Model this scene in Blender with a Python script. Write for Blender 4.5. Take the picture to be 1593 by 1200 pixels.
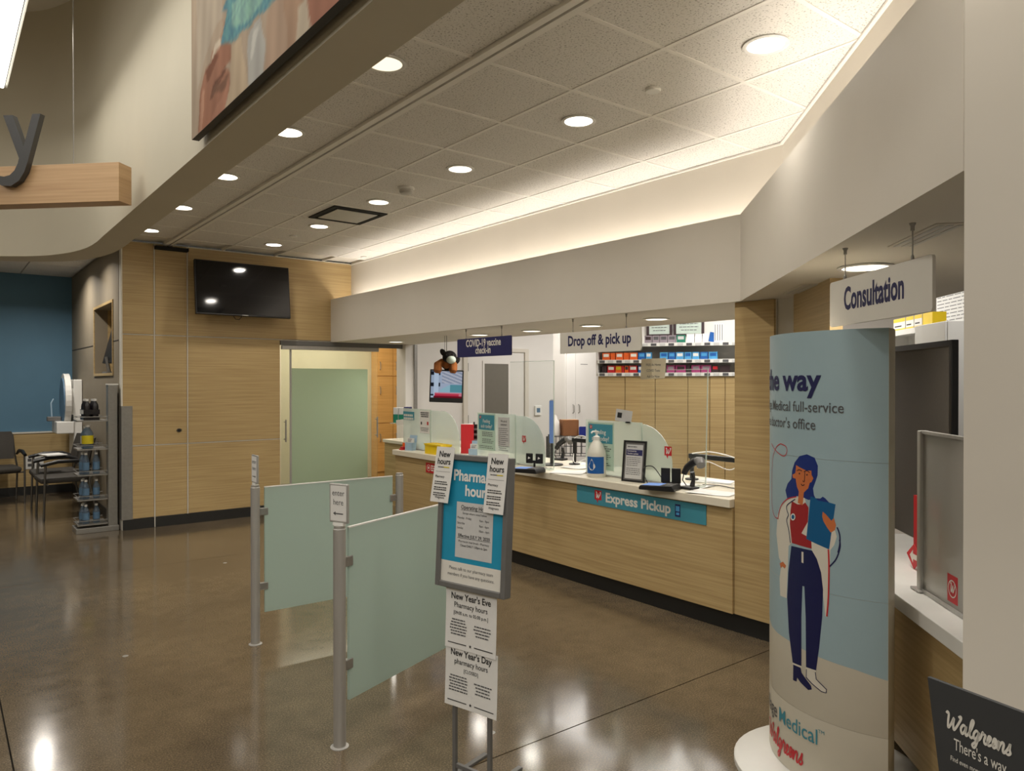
import bpy, bmesh, math, random
from mathutils import Vector, Matrix
random.seed(7)
S = bpy.context.scene
COL = S.collection
for o in list(bpy.data.objects): bpy.data.objects.remove(o)
PI = math.pi
R = math.radians

# ------------------------------------------------------------------ camera
H = 1.59; FPX = 1146.44; YAW = R(38.004); PITCH = R(-0.29)
cam = bpy.data.cameras.new('camera'); camo = bpy.data.objects.new('camera', cam); COL.objects.link(camo)
cam.sensor_width = 36; cam.lens = 36*FPX/1593; cam.clip_start = .02
camo.location = (0, 0, H); camo.rotation_euler = (PI/2+PITCH, 0, -YAW)
S.camera = camo
# ------------------------------------------------------------------ world, view
S.view_settings.view_transform = 'Standard'; S.view_settings.look = 'None'
S.view_settings.gamma = 1; S.view_settings.use_curve_mapping = False
S.view_settings.exposure = -0.22
W = bpy.data.worlds.new('world'); S.world = W; W.use_nodes = True
W.node_tree.nodes['Background'].inputs[0].default_value = (1, .93, .80, 1)
W.node_tree.nodes['Background'].inputs[1].default_value = .05

def area(name, loc, size, power, color=(1, .90, .76), rot=(0, 0, 0), shape='RECTANGLE', spread=PI, parent=None):
    l = bpy.data.lights.new(name, 'AREA'); l.shape = shape; l.size = size[0]
    if len(size) > 1: l.size_y = size[1]
    l.energy = power; l.color = color; l.spread = spread
    o = bpy.data.objects.new(name, l); COL.objects.link(o); o.location = loc; o.rotation_euler = rot
    if parent: o.parent = parent
    return o
WARM = (1, .955, .89); NEUT = (1, .96, .91)
DL_P, SOF_P, UND_P = 9, 2.2, 5
# cove strip lights behind the bulkhead, shining up
area('cove_strip', (4.08, 5.7, 2.52), (.10, 5.8), 26, (1, .92, .83), (PI, 0, 0))
area('cove_strip', (3.13, 1.72, 2.52), (.10, 2.7), 11, (1, .92, .83), (PI, 0, R(-45)))
# ceiling lights inside the pharmacy, above the opening
area('interior_light', (6.9, 6.4, 2.93), (1.2, 2.4), 66, NEUT)
area('interior_light', (5.9, 4.0, 2.93), (1.2, 1.8), 62, NEUT)
area('interior_light', (4.9, 1.3, 2.93), (1.2, .9), 26, NEUT)
area('interior_light', (8.7, 9.4, 2.93), (1.2, .6), 40, NEUT)
area('interior_light', (8.9, 7.2, 2.93), (1.2, 1.2), 60, NEUT)  # added light to brighten the white cupboard, no fixture drawn
area('interior_light', (4.7, 10.0, 2.66), (1.6, 1.4), 52, (1, .92, .79))
# the tall shop floor behind and to the left of the camera: added broad fill for its unseen ceiling lights
for yy in (-7, -2.5):
    area('shop_fill', (-2.2, yy, 4.7), (3.0, 4.0), 165, WARM)
area('shop_fill', (-4.5, 2.5, 4.7), (2.5, 6.0), 135, WARM)

area('shop_fill', (-3.2, 5.2, 4.8), (2.5, 3.0), 75, WARM)  # added fill, lifts the ambient on the upper wall
# the row of downlights beside the curved soffit goes on past the frame, over the camera's right
for yy in (1.905, .685, -.535): area('downlight_lamp', (1.68, yy, 3.08), (.13,), 6, (1, .94, .86), shape='DISK', spread=R(150))

# ------------------------------------------------------------------ pixel rays (image 1593 x 1200)
def ray(px, py):
    cx = (px-796.5)/FPX; cy = (600-py)/FPX
    f = Vector((math.sin(YAW)*math.cos(PITCH), math.cos(YAW)*math.cos(PITCH), math.sin(PITCH)))
    r = Vector((math.cos(YAW), -math.sin(YAW), 0)); u = r.cross(f)
    return r*cx + u*cy + f
CO = Vector((0, 0, H))
def dep(px, py, d): return CO + ray(px, py)*d
def onx(px, py, x): r = ray(px, py); return CO + r*(x/r.x)
def ony(px, py, y): r = ray(px, py); return CO + r*(y/r.y)
def onz(px, py, z): r = ray(px, py); return CO + r*((z-H)/r.z)
def onp(px, py, p, n): r = ray(px, py); n = Vector(n); return CO + r*(((Vector(p)-CO).dot(n))/r.dot(n))

# ------------------------------------------------------------------ materials
def lin(c):
    return tuple((x/255/12.92 if x/255 <= .04045 else ((x/255+.055)/1.055)**2.4) for x in c) + (1,)
class NT:
    def __init__(s, name):
        s.m = bpy.data.materials.new(name); s.m.use_nodes = True; s.t = s.m.node_tree; s.t.nodes.clear()
        s.out = s.n('ShaderNodeOutputMaterial')
    def n(s, t, **k):
        x = s.t.nodes.new(t)
        for a, b in k.items():
            if a.startswith('i_'):
                key = a[2:].replace('_', ' '); x.inputs[int(key) if key.isdigit() else key].default_value = b
            else: setattr(x, a, b)
        return x
    def l(s, a, b): s.t.links.new(a, b)
def M(name, rgb, rough=.5, metal=0, var=.06, scale=14, bump=0, stretch=(1, 1, 1), rgb2=None, spec=.5, bscale=None, coat=0):
    t = NT(name); b = t.n('ShaderNodeBsdfPrincipled', i_Roughness=rough, i_Metallic=metal)
    b.inputs['Specular IOR Level'].default_value = spec; b.inputs['Coat Weight'].default_value = coat
    g = t.n('ShaderNodeNewGeometry'); mp = t.n('ShaderNodeMapping'); mp.inputs['Scale'].default_value = stretch
    no = t.n('ShaderNodeTexNoise', i_Scale=scale, i_Detail=4.0)
    t.l(g.outputs['Position'], mp.inputs[0]); t.l(mp.outputs[0], no.inputs['Vector'])
    cr = t.n('ShaderNodeValToRGB'); c = lin(rgb)
    c2 = lin(rgb2) if rgb2 else tuple(x*(1-2*var) for x in c[:3])+(1,)
    cr.color_ramp.elements[0].position = .32; cr.color_ramp.elements[1].position = .68
    cr.color_ramp.elements[0].color = c2; cr.color_ramp.elements[1].color = c
    t.l(no.outputs[0], cr.inputs[0]); t.l(cr.outputs[0], b.inputs['Base Color'])
    if bump:
        n2 = t.n('ShaderNodeTexNoise', i_Scale=bscale or scale*4, i_Detail=3.0); t.l(mp.outputs[0], n2.inputs['Vector'])
        bp = t.n('ShaderNodeBump', i_Strength=bump, i_Distance=.01); t.l(n2.outputs[0], bp.inputs['Height']); t.l(bp.outputs[0], b.inputs['Normal'])
    t.l(b.outputs[0], t.out.inputs[0]); return t.m
def EM(name, rgb, st):
    t = NT(name); e = t.n('ShaderNodeEmission', i_Strength=st); e.inputs[0].default_value = lin(rgb); t.l(e.outputs[0], t.out.inputs[0]); return t.m
def GL(name, tint, fac, rough=.05, trans=None):
    # clear sheet: transparent with a Fresnel gloss; fac = share of the milky diffuse (0 clear .. 1 opaque)
    t = NT(name); tr = t.n('ShaderNodeBsdfTransparent'); tr.inputs[0].default_value = lin(trans or (250, 252, 250))
    df = t.n('ShaderNodeBsdfDiffuse'); df.inputs[0].default_value = lin(tint)
    tl = t.n('ShaderNodeBsdfTranslucent'); tl.inputs[0].default_value = lin(tint)
    md = t.n('ShaderNodeMixShader', i_0=.4); t.l(df.outputs[0], md.inputs[1]); t.l(tl.outputs[0], md.inputs[2])
    mx = t.n('ShaderNodeMixShader', i_0=fac); t.l(tr.outputs[0], mx.inputs[1]); t.l(md.outputs[0], mx.inputs[2])
    gs = t.n('ShaderNodeBsdfGlossy', i_Roughness=rough); fr = t.n('ShaderNodeFresnel', i_IOR=1.4)
    ge = t.n('ShaderNodeNewGeometry'); sb = t.n('ShaderNodeMath', operation='SUBTRACT', i_0=1.0); mu = t.n('ShaderNodeMath', operation='MULTIPLY')
    t.l(ge.outputs['Backfacing'], sb.inputs[1]); t.l(sb.outputs[0], mu.inputs[0]); t.l(fr.outputs[0], mu.inputs[1])   # gloss on the entry face only
    m2 = t.n('ShaderNodeMixShader'); t.l(mu.outputs[0], m2.inputs[0]); t.l(mx.outputs[0], m2.inputs[1]); t.l(gs.outputs[0], m2.inputs[2])
    t.l(m2.outputs[0], t.out.inputs[0]); return t.m
def ATT(name, emit=0, rough=.5):
    t = NT(name); a = t.n('ShaderNodeAttribute'); a.attribute_name = 'print'
    if emit:
        e = t.n('ShaderNodeEmission', i_Strength=emit); t.l(a.outputs[0], e.inputs[0]); t.l(e.outputs[0], t.out.inputs[0])
    else:
        b = t.n('ShaderNodeBsdfPrincipled', i_Roughness=rough); b.inputs['Specular IOR Level'].default_value = .08; t.l(a.outputs[0], b.inputs['Base Color']); t.l(b.outputs[0], t.out.inputs[0])
    return t.m
def FLOORMAT():
    t = NT('polished_concrete'); b = t.n('ShaderNodeBsdfPrincipled'); g = t.n('ShaderNodeNewGeometry')
    n1 = t.n('ShaderNodeTexNoise', i_Scale=.9, i_Detail=5.0); n2 = t.n('ShaderNodeTexNoise', i_Scale=140.0, i_Detail=2.0); n3 = t.n('ShaderNodeTexNoise', i_Scale=9.0, i_Detail=6.0)
    for n in (n1, n2, n3): t.l(g.outputs['Position'], n.inputs['Vector'])
    c1 = t.n('ShaderNodeValToRGB'); e = c1.color_ramp.elements
    e[0].position = .35; e[1].position = .7; e[0].color = lin((92, 81, 65)); e[1].color = lin((111, 98, 78))
    t.l(n1.outputs[0], c1.inputs[0])
    c2 = t.n('ShaderNodeValToRGB'); e = c2.color_ramp.elements
    e[0].position = .42; e[1].position = .74; e[0].color = (.8, .8, .8, 1); e[1].color = (1.7, 1.65, 1.55, 1)
    t.l(n2.outputs[0], c2.inputs[0])
    c3 = t.n('ShaderNodeValToRGB'); e = c3.color_ramp.elements
    e[0].position = .3; e[1].position = .7; e[0].color = (.86, .86, .86, 1); e[1].color = (1.08, 1.08, 1.08, 1)
    t.l(n3.outputs[0], c3.inputs[0])
    m1 = t.n('ShaderNodeMixRGB', blend_type='MULTIPLY', i_0=1.0); t.l(c1.outputs[0], m1.inputs[1]); t.l(c2.outputs[0], m1.inputs[2])
    m2 = t.n('ShaderNodeMixRGB', blend_type='MULTIPLY', i_0=1.0); t.l(m1.outputs[0], m2.inputs[1]); t.l(c3.outputs[0], m2.inputs[2])
    t.l(m2.outputs[0], b.inputs['Base Color'])
    mr = t.n('ShaderNodeMapRange'); mr.inputs[3].default_value = .09; mr.inputs[4].default_value = .17
    t.l(n3.outputs[0], mr.inputs[0]); t.l(mr.outputs[0], b.inputs['Roughness'])
    b.inputs['Specular IOR Level'].default_value = .55
    bp = t.n('ShaderNodeBump', i_Strength=.012, i_Distance=.004); t.l(n3.outputs[0], bp.inputs['Height']); t.l(bp.outputs[0], b.inputs['Normal'])
    t.l(b.outputs[0], t.out.inputs[0]); return t.m
def TILEMAT():
    t = NT('acoustic_tile'); b = t.n('ShaderNodeBsdfPrincipled', i_Roughness=.9); g = t.n('ShaderNodeNewGeometry')
    n = t.n('ShaderNodeTexNoise', i_Scale=110.0, i_Detail=3.0); t.l(g.outputs['Position'], n.inputs['Vector'])
    c = t.n('ShaderNodeValToRGB'); e = c.color_ramp.elements
    e[0].position = .30; e[1].position = .44; e[0].color = lin((150, 146, 138)); e[1].color = lin((228, 225, 219))
    t.l(n.outputs[0], c.inputs[0]); t.l(c.outputs[0], b.inputs['Base Color'])
    bp = t.n('ShaderNodeBump', i_Strength=.35, i_Distance=.004); t.l(n.outputs[0], bp.inputs['Height']); t.l(bp.outputs[0], b.inputs['Normal'])
    t.l(b.outputs[0], t.out.inputs[0]); return t.m
m = {}
m['floor'] = FLOORMAT(); m['tile'] = TILEMAT()
m['joint'] = M('floor_joint', (48, 42, 34), .8)
m['wood'] = M('maple_veneer', (194, 169, 121), .42, var=.07, scale=1.0, stretch=(1.6, 1.6, 70), rgb2=(173, 147, 101), bump=.04)
m['woodlt'] = M('beam_veneer', (208, 174, 132), .45, scale=1.0, stretch=(1.5, 1.5, 45), rgb2=(188, 152, 112))
m['paint'] = M('warm_white_paint', (214, 208, 196), .65, var=.015, scale=3)
m['paintup'] = M('upper_wall_paint', (205, 198, 178), .7, var=.015, scale=3)
m['white'] = M('white_wall_paint', (224, 221, 216), .6, var=.015, scale=4)
m['taupe'] = M('taupe_paint', (140, 129, 110), .6, var=.03, scale=4)
m['blue'] = M('blue_wall_paint', (92, 132, 158), .65, var=.03, scale=3)
m['rail'] = M('ceiling_grid_white', (238, 235, 228), .5, var=.01)
m['trimw'] = M('pale_reveal_trim', (226, 221, 208), .4, var=.02)
m['kick'] = M('black_rubber_base', (38, 38, 37), .45, var=.05)
m['alu'] = M('brushed_aluminium', (188, 186, 182), .42, .55, var=.04, scale=60, stretch=(1, 1, .1))
m['steel'] = M('stainless_steel', (160, 158, 153), .38, .6, var=.05, scale=40)
m['greyfr'] = M('grey_metal_frame', (112, 111, 109), .45, .15, var=.04)
m['black'] = M('black_plastic', (24, 24, 25), .4, var=.05)
m['screenoff'] = M('dark_screen_glass', (13, 13, 15), .07, var=.02)
m['seatpad'] = M('grey_upholstery', (66, 62, 56), .7, var=.08, scale=90, bump=.1)
m['chairleg'] = M('chair_tube_steel', (120, 118, 114), .35, .8)
m['count'] = M('cream_laminate', (226, 219, 200), .35, var=.015, scale=30)
m['paper'] = M('white_paper', (226, 225, 221), .7, var=.012, scale=25)
m['paper2'] = M('printed_paper_grey', (198, 198, 196), .7, var=.02, scale=25)
m['buff'] = M('buff_paper', (240, 230, 202), .7, var=.02)
m['ink'] = M('black_ink', (30, 30, 32), .6)
m['inkg'] = M('grey_ink', (86, 86, 88), .6)
m['navy'] = M('navy_ink', (28, 30, 84), .55)
m['signnavy'] = M('navy_sign', (36, 38, 92), .5, var=.02)
m['signw'] = M('white_sign', (222, 219, 210), .5, var=.012)
m['teal'] = M('teal_sign', (66, 142, 160), .5, var=.02)
m['cyan'] = M('cyan_print', (30, 146, 182), .5, var=.02)
m['red'] = M('red_print', (196, 30, 40), .5, var=.02)
m['white2'] = M('white_plastic', (232, 231, 226), .4, var=.01)
m['frost'] = GL('frosted_panel', (200, 218, 209), .93, .25)
m['frostc'] = GL('frosted_divider', (214, 224, 216), .55, .2)
m['frostd'] = GL('frosted_door_film', (192, 210, 186), .80, .25)
m['frostw'] = GL('frosted_white', (196, 192, 184), .72, .2)
m['clear'] = GL('clear_acrylic', (230, 236, 232), .015, .03, (253, 254, 253))
m['cleare'] = GL('acrylic_edge', (214, 226, 218), .42, .05)
m['doorgl'] = GL('clear_door_glass', (215, 222, 208), .05, .03, (248, 250, 244))
m['shade'] = M('grey_door_blind', (112, 108, 98), .5, var=.02)
m['lens'] = EM('lamp_lens', (255, 244, 222), 9.0)
m['lens2'] = EM('lamp_lens_dim', (255, 240, 210), 1.6)
m['lens3'] = EM('lamp_lens_mid', (255, 244, 222), 3.5)
m['tubeem'] = EM('fluorescent_tube', (255, 248, 232), 7.0)
m['padscr'] = EM('keypad_screen', (150, 180, 236), 1.0)
m['monscr'] = EM('side_monitor_glow', (130, 165, 225), .5)
m['fur_b'] = M('black_plush', (26, 22, 20), .95, var=.2, scale=160, bump=.6)
m['fur_t'] = M('tan_plush', (164, 96, 40), .95, var=.2, scale=160, bump=.6)
m['mask'] = M('pale_mask_cloth', (196, 210, 200), .8)
m['ltblue'] = M('pale_blue_card', (160, 186, 206), .55, var=.02)
m['yellow'] = M('yellow_plastic', (240, 206, 24), .4, var=.03)
m['card'] = M('brown_cardboard', (134, 88, 54), .8, var=.05)
m['bag'] = M('white_bag', (226, 224, 220), .6, var=.03)
m['bluebin'] = M('blue_plastic', (26, 44, 140), .4)
m['jug'] = M('jug_plastic', (222, 220, 208), .35, var=.02)
m['labelb'] = M('blue_label', (22, 92, 168), .4, var=.02)
m['chrome'] = M('chrome', (200, 200, 200), .15, 1)
m['totblue'] = M('totem_blue_print', (160, 184, 192), .38, var=.01)
m['totcream'] = M('totem_cream_print', (206, 199, 182), .38, var=.01)
m['totside'] = M('totem_side_card', (196, 190, 170), .45, var=.02)
m['skin'] = M('orange_skin_print', (206, 116, 66), .4, var=.01)
m['hair'] = M('blue_hair_print', (26, 48, 122), .4, var=.01)
m['pants'] = M('navy_pants_print', (22, 26, 78), .4, var=.01)
m['clip'] = M('blue_clipboard_print', (14, 92, 142), .4, var=.01)
m['coatw'] = M('cream_coat_print', (222, 216, 202), .4, var=.01)
m['shirt'] = M('red_shirt_print', (162, 34, 40), .4, var=.01)
m['dkgrey'] = M('charcoal_sign', (58, 60, 62), .5, var=.03)
m['letter'] = M('charcoal_letter', (66, 66, 66), .5, var=.03)
m['privacy'] = M('dark_privacy_panel', (84, 79, 72), .75, var=.04, scale=120)
m['kraft'] = M('warm_lit_maple', (228, 176, 104), .45, scale=1.0, stretch=(1.6, 1.6, 60), rgb2=(214, 160, 90))  # maple with the warm room light's orange put into the colour
m['green'] = M('green_print', (24, 120, 96), .5); m['orange'] = M('orange_print', (232, 100, 36), .5)
m['bluep'] = M('blue_print', (24, 92, 170), .5); m['skyp'] = M('sky_print', (78, 160, 214), .5)
m['magenta'] = M('magenta_print', (170, 56, 120), .5); m['dark'] = M('dark_print', (52, 34, 38), .5)
m['purple'] = M('mauve_print', (150, 138, 146), .5); m['ylab'] = M('yellow_label', (214, 196, 30), .5)
m['pet'] = GL('clear_bottle', (150, 168, 184), .35, .08, (215, 228, 240))
m['petd'] = M('dark_bottle', (30, 26, 30), .3); m['petb'] = M('blue_label_bottle', (92, 124, 152), .4)
m['beige'] = M('beige_lit_wall', (222, 214, 188), .7, var=.02)
m['poster'] = ATT('poster_print', 0, .8); m['tvimg'] = ATT('monitor_picture', .75)
m['diff'] = M('vent_face', (196, 194, 188), .45, .2, var=.03)
m['vblack'] = M('vent_shadow_gap', (16, 15, 14), .8)

# ------------------------------------------------------------------ mesh builder
class MB:
    def __init__(s): s.v = []; s.f = []
    def add(s, v, f):
        k = len(s.v); s.v += [tuple(x) for x in v]; s.f += [tuple(i+k for i in q) for q in f]; return s
    def box(s, x0, x1, y0, y1, z0, z1):
        v = [(x, y, z) for z in (z0, z1) for y in (y0, y1) for x in (x0, x1)]
        return s.add(v, [(0, 2, 3, 1), (4, 5, 7, 6), (0, 1, 5, 4), (2, 6, 7, 3), (0, 4, 6, 2), (1, 3, 7, 5)])
    def obox(s, c, ax, hx, ay, hy, az, hz):
        c, ax, ay, az = map(Vector, (c, ax, ay, az)); ax = ax.normalized()*hx; ay = ay.normalized()*hy; az = az.normalized()*hz
        v = [c+ax*i+ay*j+az*k for k in (-1, 1) for j in (-1, 1) for i in (-1, 1)]
        return s.add(v, [(0, 2, 3, 1), (4, 5, 7, 6), (0, 1, 5, 4), (2, 6, 7, 3), (0, 4, 6, 2), (1, 3, 7, 5)])
    def prism(s, poly, z0, z1):                # polygon in XY, extruded in z
        n = len(poly); v = [(x, y, z0) for x, y in poly]+[(x, y, z1) for x, y in poly]
        return s.add(v, [tuple(range(n-1, -1, -1)), tuple(range(n, 2*n))]+[(i, (i+1) % n, n+(i+1) % n, n+i) for i in range(n)])
    def slab(s, poly, y0, y1):                 # polygon in XZ, extruded in y
        n = len(poly); v = [(x, y0, z) for x, z in poly]+[(x, y1, z) for x, z in poly]
        return s.add(v, [tuple(range(n)), tuple(range(2*n-1, n-1, -1))]+[((i+1) % n, i, n+i, n+(i+1) % n) for i in range(n)])
    def tube(s, pts, r, n=8, caps=True):
        pts = [Vector(p) for p in pts]; N = len(pts); rs = r if isinstance(r, (list, tuple)) else [r]*N
        k = len(s.v); up = None
        for i, p in enumerate(pts):
            d = (pts[min(i+1, N-1)]-pts[max(i-1, 0)]).normalized()
            a = d.orthogonal().normalized() if up is None else (up-d*up.dot(d)).normalized()
            up = a; b = d.cross(a)
            for j in range(n):
                t = 2*PI*j/n; s.v.append(tuple(p+(a*math.cos(t)+b*math.sin(t))*rs[i]))
        for i in range(N-1):
            for j in range(n):
                s.f.append((k+i*n+j, k+i*n+(j+1) % n, k+(i+1)*n+(j+1) % n, k+(i+1)*n+j))
        if caps:
            s.f.append(tuple(k+j for j in range(n-1, -1, -1))); s.f.append(tuple(k+(N-1)*n+j for j in range(n)))
        return s
    def lathe(s, prof, c=(0, 0, 0), n=20, sx=1, sy=1):
        k = len(s.v)
        for r, z in prof:
            for j in range(n):
                t = 2*PI*j/n; s.v.append((c[0]+r*sx*math.cos(t), c[1]+r*sy*math.sin(t), c[2]+z))
        for i in range(len(prof)-1):
            for j in range(n): s.f.append((k+i*n+j, k+i*n+(j+1) % n, k+(i+1)*n+(j+1) % n, k+(i+1)*n+j))
        s.f.append(tuple(k+j for j in range(n-1, -1, -1))); s.f.append(tuple(k+(len(prof)-1)*n+j for j in range(n)))
        return s
    def ball(s, c, rx, ry=None, rz=None, n=12, mrot=None):
        ry = ry or rx; rz = rz or rx; c = Vector(c); k = len(s.v); h = n//2
        for i in range(h+1):
            ph = PI*i/h
            for j in range(n):
                t = 2*PI*j/n; q = Vector((rx*math.sin(ph)*math.cos(t), ry*math.sin(ph)*math.sin(t), rz*math.cos(ph)))
                if mrot: q = mrot @ q
                s.v.append(tuple(c+q))
        for i in range(h):
            for j in range(n): s.f.append((k+(i+1)*n+j, k+(i+1)*n+(j+1) % n, k+i*n+(j+1) % n, k+i*n+j))
        return s
    def build(s, name, mat, parent=None, smooth=False, bevel=0, loc=None, rot=None):
        me = bpy.data.meshes.new(name); me.from_pydata(s.v, [], s.f); me.update()
        if bevel:
            bm = bmesh.new(); bm.from_mesh(me)
            ed = [e for e in bm.edges if len(e.link_faces) == 2 and e.calc_face_angle(0) > .5]
            bmesh.ops.bevel(bm, geom=ed, offset=bevel, segments=2, affect='EDGES', profile=.5, clamp_overlap=True)
            bm.to_mesh(me); bm.free()
        me.materials.append(mat if not isinstance(mat, str) else m[mat])
        if smooth: me.polygons.foreach_set('use_smooth', [True]*len(me.polygons)); 
        o = bpy.data.objects.new(name, me); COL.objects.link(o)
        if smooth:
            try: me.set_sharp_from_angle(angle=R(40))
            except Exception: pass
        if parent: o.parent = parent
        if loc is not None: o.location = loc
        if rot is not None: o.rotation_euler = rot
        return o
def thing(name, label, cat, loc=(0, 0, 0), rz=0, group=None):
    o = bpy.data.objects.new(name, None); COL.objects.link(o); o.empty_display_size = .1
    o.location = loc; o.rotation_euler = (0, 0, rz); return tag(o, label, cat, group)
def tag(o, label, cat, group=None):
    o['label'] = label; o['category'] = cat
    if group: o['group'] = group
    return o
def struct(o, label=None, cat=None):
    o['kind'] = 'structure'
    if label: o['label'] = label
    if cat: o['category'] = cat
    return o
def shell(name, label, cat):     # an empty setting root
    o = bpy.data.objects.new(name, None); COL.objects.link(o); return struct(o, label, cat)
def dup(root, loc, rz=None, label=None, group=None):
    r = root.copy(); COL.objects.link(r); r.location = loc
    if rz is not None: r.rotation_euler = (0, 0, rz)
    if label: r['label'] = label
    if group: r['group'] = group
    for ch in list(root.children):
        c = ch.copy(); COL.objects.link(c); c.parent = r
        for g in ch.children:
            d = g.copy(); COL.objects.link(d); d.parent = c
    return r

# ------------------------------------------------------------------ lettering
_tc = {}
def glyphs(s, bold=0.0):
    key = (s, bold)
    if key in _tc: return _tc[key]
    cu = bpy.data.curves.new('t', 'FONT'); cu.body = s; cu.size = 1; cu.resolution_u = 3; cu.offset = bold
    ob = bpy.data.objects.new('t', cu); COL.objects.link(ob)
    dg = bpy.context.evaluated_depsgraph_get(); dg.update()
    me = bpy.data.meshes.new_from_object(ob.evaluated_get(dg))
    v = [(p.co.x, p.co.y) for p in me.vertices]; f = [tuple(p.vertices) for p in me.polygons]
    bpy.data.objects.remove(ob); bpy.data.curves.remove(cu); bpy.data.meshes.remove(me)
    x0 = min(p[0] for p in v); v = [(x-x0, y) for x, y in v]
    w = max(p[0] for p in v)
    _tc[key] = (v, f, w); return _tc[key]
def text2d(items):
    """items: (string, x, z, size, align, bold, sx[, rot]) -> flat verts, faces"""
    V = []; F = []
    for it in items:
        s, x, z, h, al, b, sx = it[:7]; ro = it[7] if len(it) > 7 else 0
        v, f, w = glyphs(s, b); off = {'c': -w/2, 'l': 0, 'r': -w}[al]; k = len(V)
        for p, q in v:
            a, c = (p+off)*h*sx, q*h; V.append((x+a*math.cos(ro)-c*math.sin(ro), z+a*math.sin(ro)+c*math.cos(ro)))
        F += [tuple(i+k for i in q) for q in f]
    return V, F
def letters(items, mat, parent, y=-.0015, name='lettering'):
    V, F = text2d(items); mb = MB(); mb.add([(a, y, b) for a, b in V], F)
    return mb.build(name, mat, parent)
def L(s, x, z, h, al='c', b=0.0, sx=.9): return (s, x, z, h, al, b, sx)
def flat(polys, mat, parent, y=-.001, name='print'):
    mb = MB()
    for p in polys: mb.add([(a, y, b) for a, b in p], [tuple(range(len(p)))])
    o = mb.build(name, mat, parent)
    if len(polys) > 1: o['kind'] = 'stuff'
    return o
def rect(x0, x1, z0, z1): return [(x0, z0), (x1, z0), (x1, z1), (x0, z1)]
def bars(x0, x1, ztop, n, pitch, h, al='l', seed=1, jag=.3):
    rn = random.Random(seed); out = []
    for i in range(n):
        w = (x1-x0)*(1-jag*rn.random()); z = ztop-i*pitch
        a = x0 if al == 'l' else (x0+x1)/2-w/2; p = a
        while p < a+w-1e-4:                      # broken into word-long dashes, too small to read
            q = min(p+(x1-x0)*(.08+.12*rn.random()), a+w); out.append(rect(p, q, z-h, z)); p = q+(x1-x0)*.025
    return out
def crom(P, n=6):
    out = []; P = [Vector(p) for p in P]
    for i in range(len(P)-1):
        a, b, c, d = P[max(i-1, 0)], P[i], P[i+1], P[min(i+2, len(P)-1)]
        for k in range(n):
            t = k/n; out.append(.5*((2*b)+(c-a)*t+(2*a-5*b+4*c-d)*t*t+(3*b-a-3*c+d)*t**3))
    out.append(P[-1]); return out
def ribbon(P, w):
    V = []; F = []; N = len(P)
    for i, p in enumerate(P):
        d = P[min(i+1, N-1)]-P[max(i-1, 0)]; d = d.normalized() if d.length > 0 else Vector((1, 0)); q = Vector((-d.y, d.x))*w/2
        V += [tuple(p+q), tuple(p-q)]
    for i in range(N-1): F.append((2*i, 2*i+1, 2*i+3, 2*i+2))
    return V, F
WPATH = [(0, 1.5), (.12, 1.72), (.3, 1.5), (.36, .7), (.5, .02), (.75, .5), (.98, 1.3), (1.02, .6), (1.2, .02), (1.5, .6), (1.8, 1.5), (1.72, 1.75), (1.5, 1.55)]
SCRIPT = [WPATH,
 [(2.5, .85), (2.2, 1), (1.98, .5), (2.2, 0), (2.45, .4), (2.55, .95), (2.56, .3), (2.75, 0), (3.1, .8), (3.28, 1.7), (3.12, 1.92), (3.0, 1.4), (3.05, .3), (3.3, 0), (3.5, .25)],
 [(4.0, .85), (3.72, 1), (3.5, .5), (3.7, .02), (3.95, .4), (4.06, .95), (4.0, -.3), (3.8, -.9), (3.55, -.65), (3.95, -.1), (4.28, .35), (4.45, 1.12), (4.55, .95), (4.78, .92), (4.75, .3), (4.95, 0), (5.3, .5), (5.4, .9), (5.2, 1), (5.1, .5), (5.25, .03), (5.5, .12), (5.9, .5), (6.0, .9), (5.8, 1), (5.7, .5), (5.85, .03), (6.1, .25), (6.3, 1)],
 [(6.3, 1), (6.34, .5), (6.34, 0), (6.5, .7), (6.7, 1), (6.86, .8), (6.86, .2), (7.05, 0), (7.4, .7), (7.5, 1.15), (7.52, .6), (7.68, .25), (7.5, 0), (7.25, .06)]]
def script2d(x, z, h, w=.2, paths=SCRIPT, shear=.18, rot=0):
    V = []; F = []
    for P in paths:
        q = [Vector((p.x+p.y*shear, p.y)) for p in crom([(a, b) for a, b in P])]
        v, f = ribbon(q, w); k = len(V); V += v; F += [tuple(i+k for i in t) for t in f]
    out = []
    for a, b in V:
        a, b = a*h, b*h; out.append((x+a*math.cos(rot)-b*math.sin(rot), z+a*math.sin(rot)+b*math.cos(rot)))
    return out, F
def scriptobj(x, z, h, mat, parent, y=-.002, **k):
    V, F = script2d(x, z, h, **k); mb = MB(); mb.add([(a, y, b) for a, b in V], F); return mb.build('script_lettering', mat, parent)
def wlogo(x, z, s, parent, y=-.001):
    """red speech bubble with a white script W; s = side length"""
    p = [(x-s/2, z-s/2), (x-s*.15, z-s/2), (x-s*.32, z-s*.85), (x+s*.12, z-s/2), (x+s/2, z-s/2), (x+s/2, z+s/2), (x-s/2, z+s/2)]
    p = [(x-s/2, z-s/2), (x-s*.25, z-s/2), (x-s*.05, z-s*.85), (x+s*.02, z-s/2), (x+s/2, z-s/2), (x+s/2, z+s/2), (x-s/2, z+s/2)]
    o = flat([p], 'red', parent, y, 'logo_bubble')
    V, F = script2d(x-s*.38, z-s*.30, s*.36, w=.26, paths=[WPATH]); mb = MB(); mb.add([(a, y-.0007, b) for a, b in V], F); mb.build('logo_letter', 'white2', o)
    return o
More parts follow.
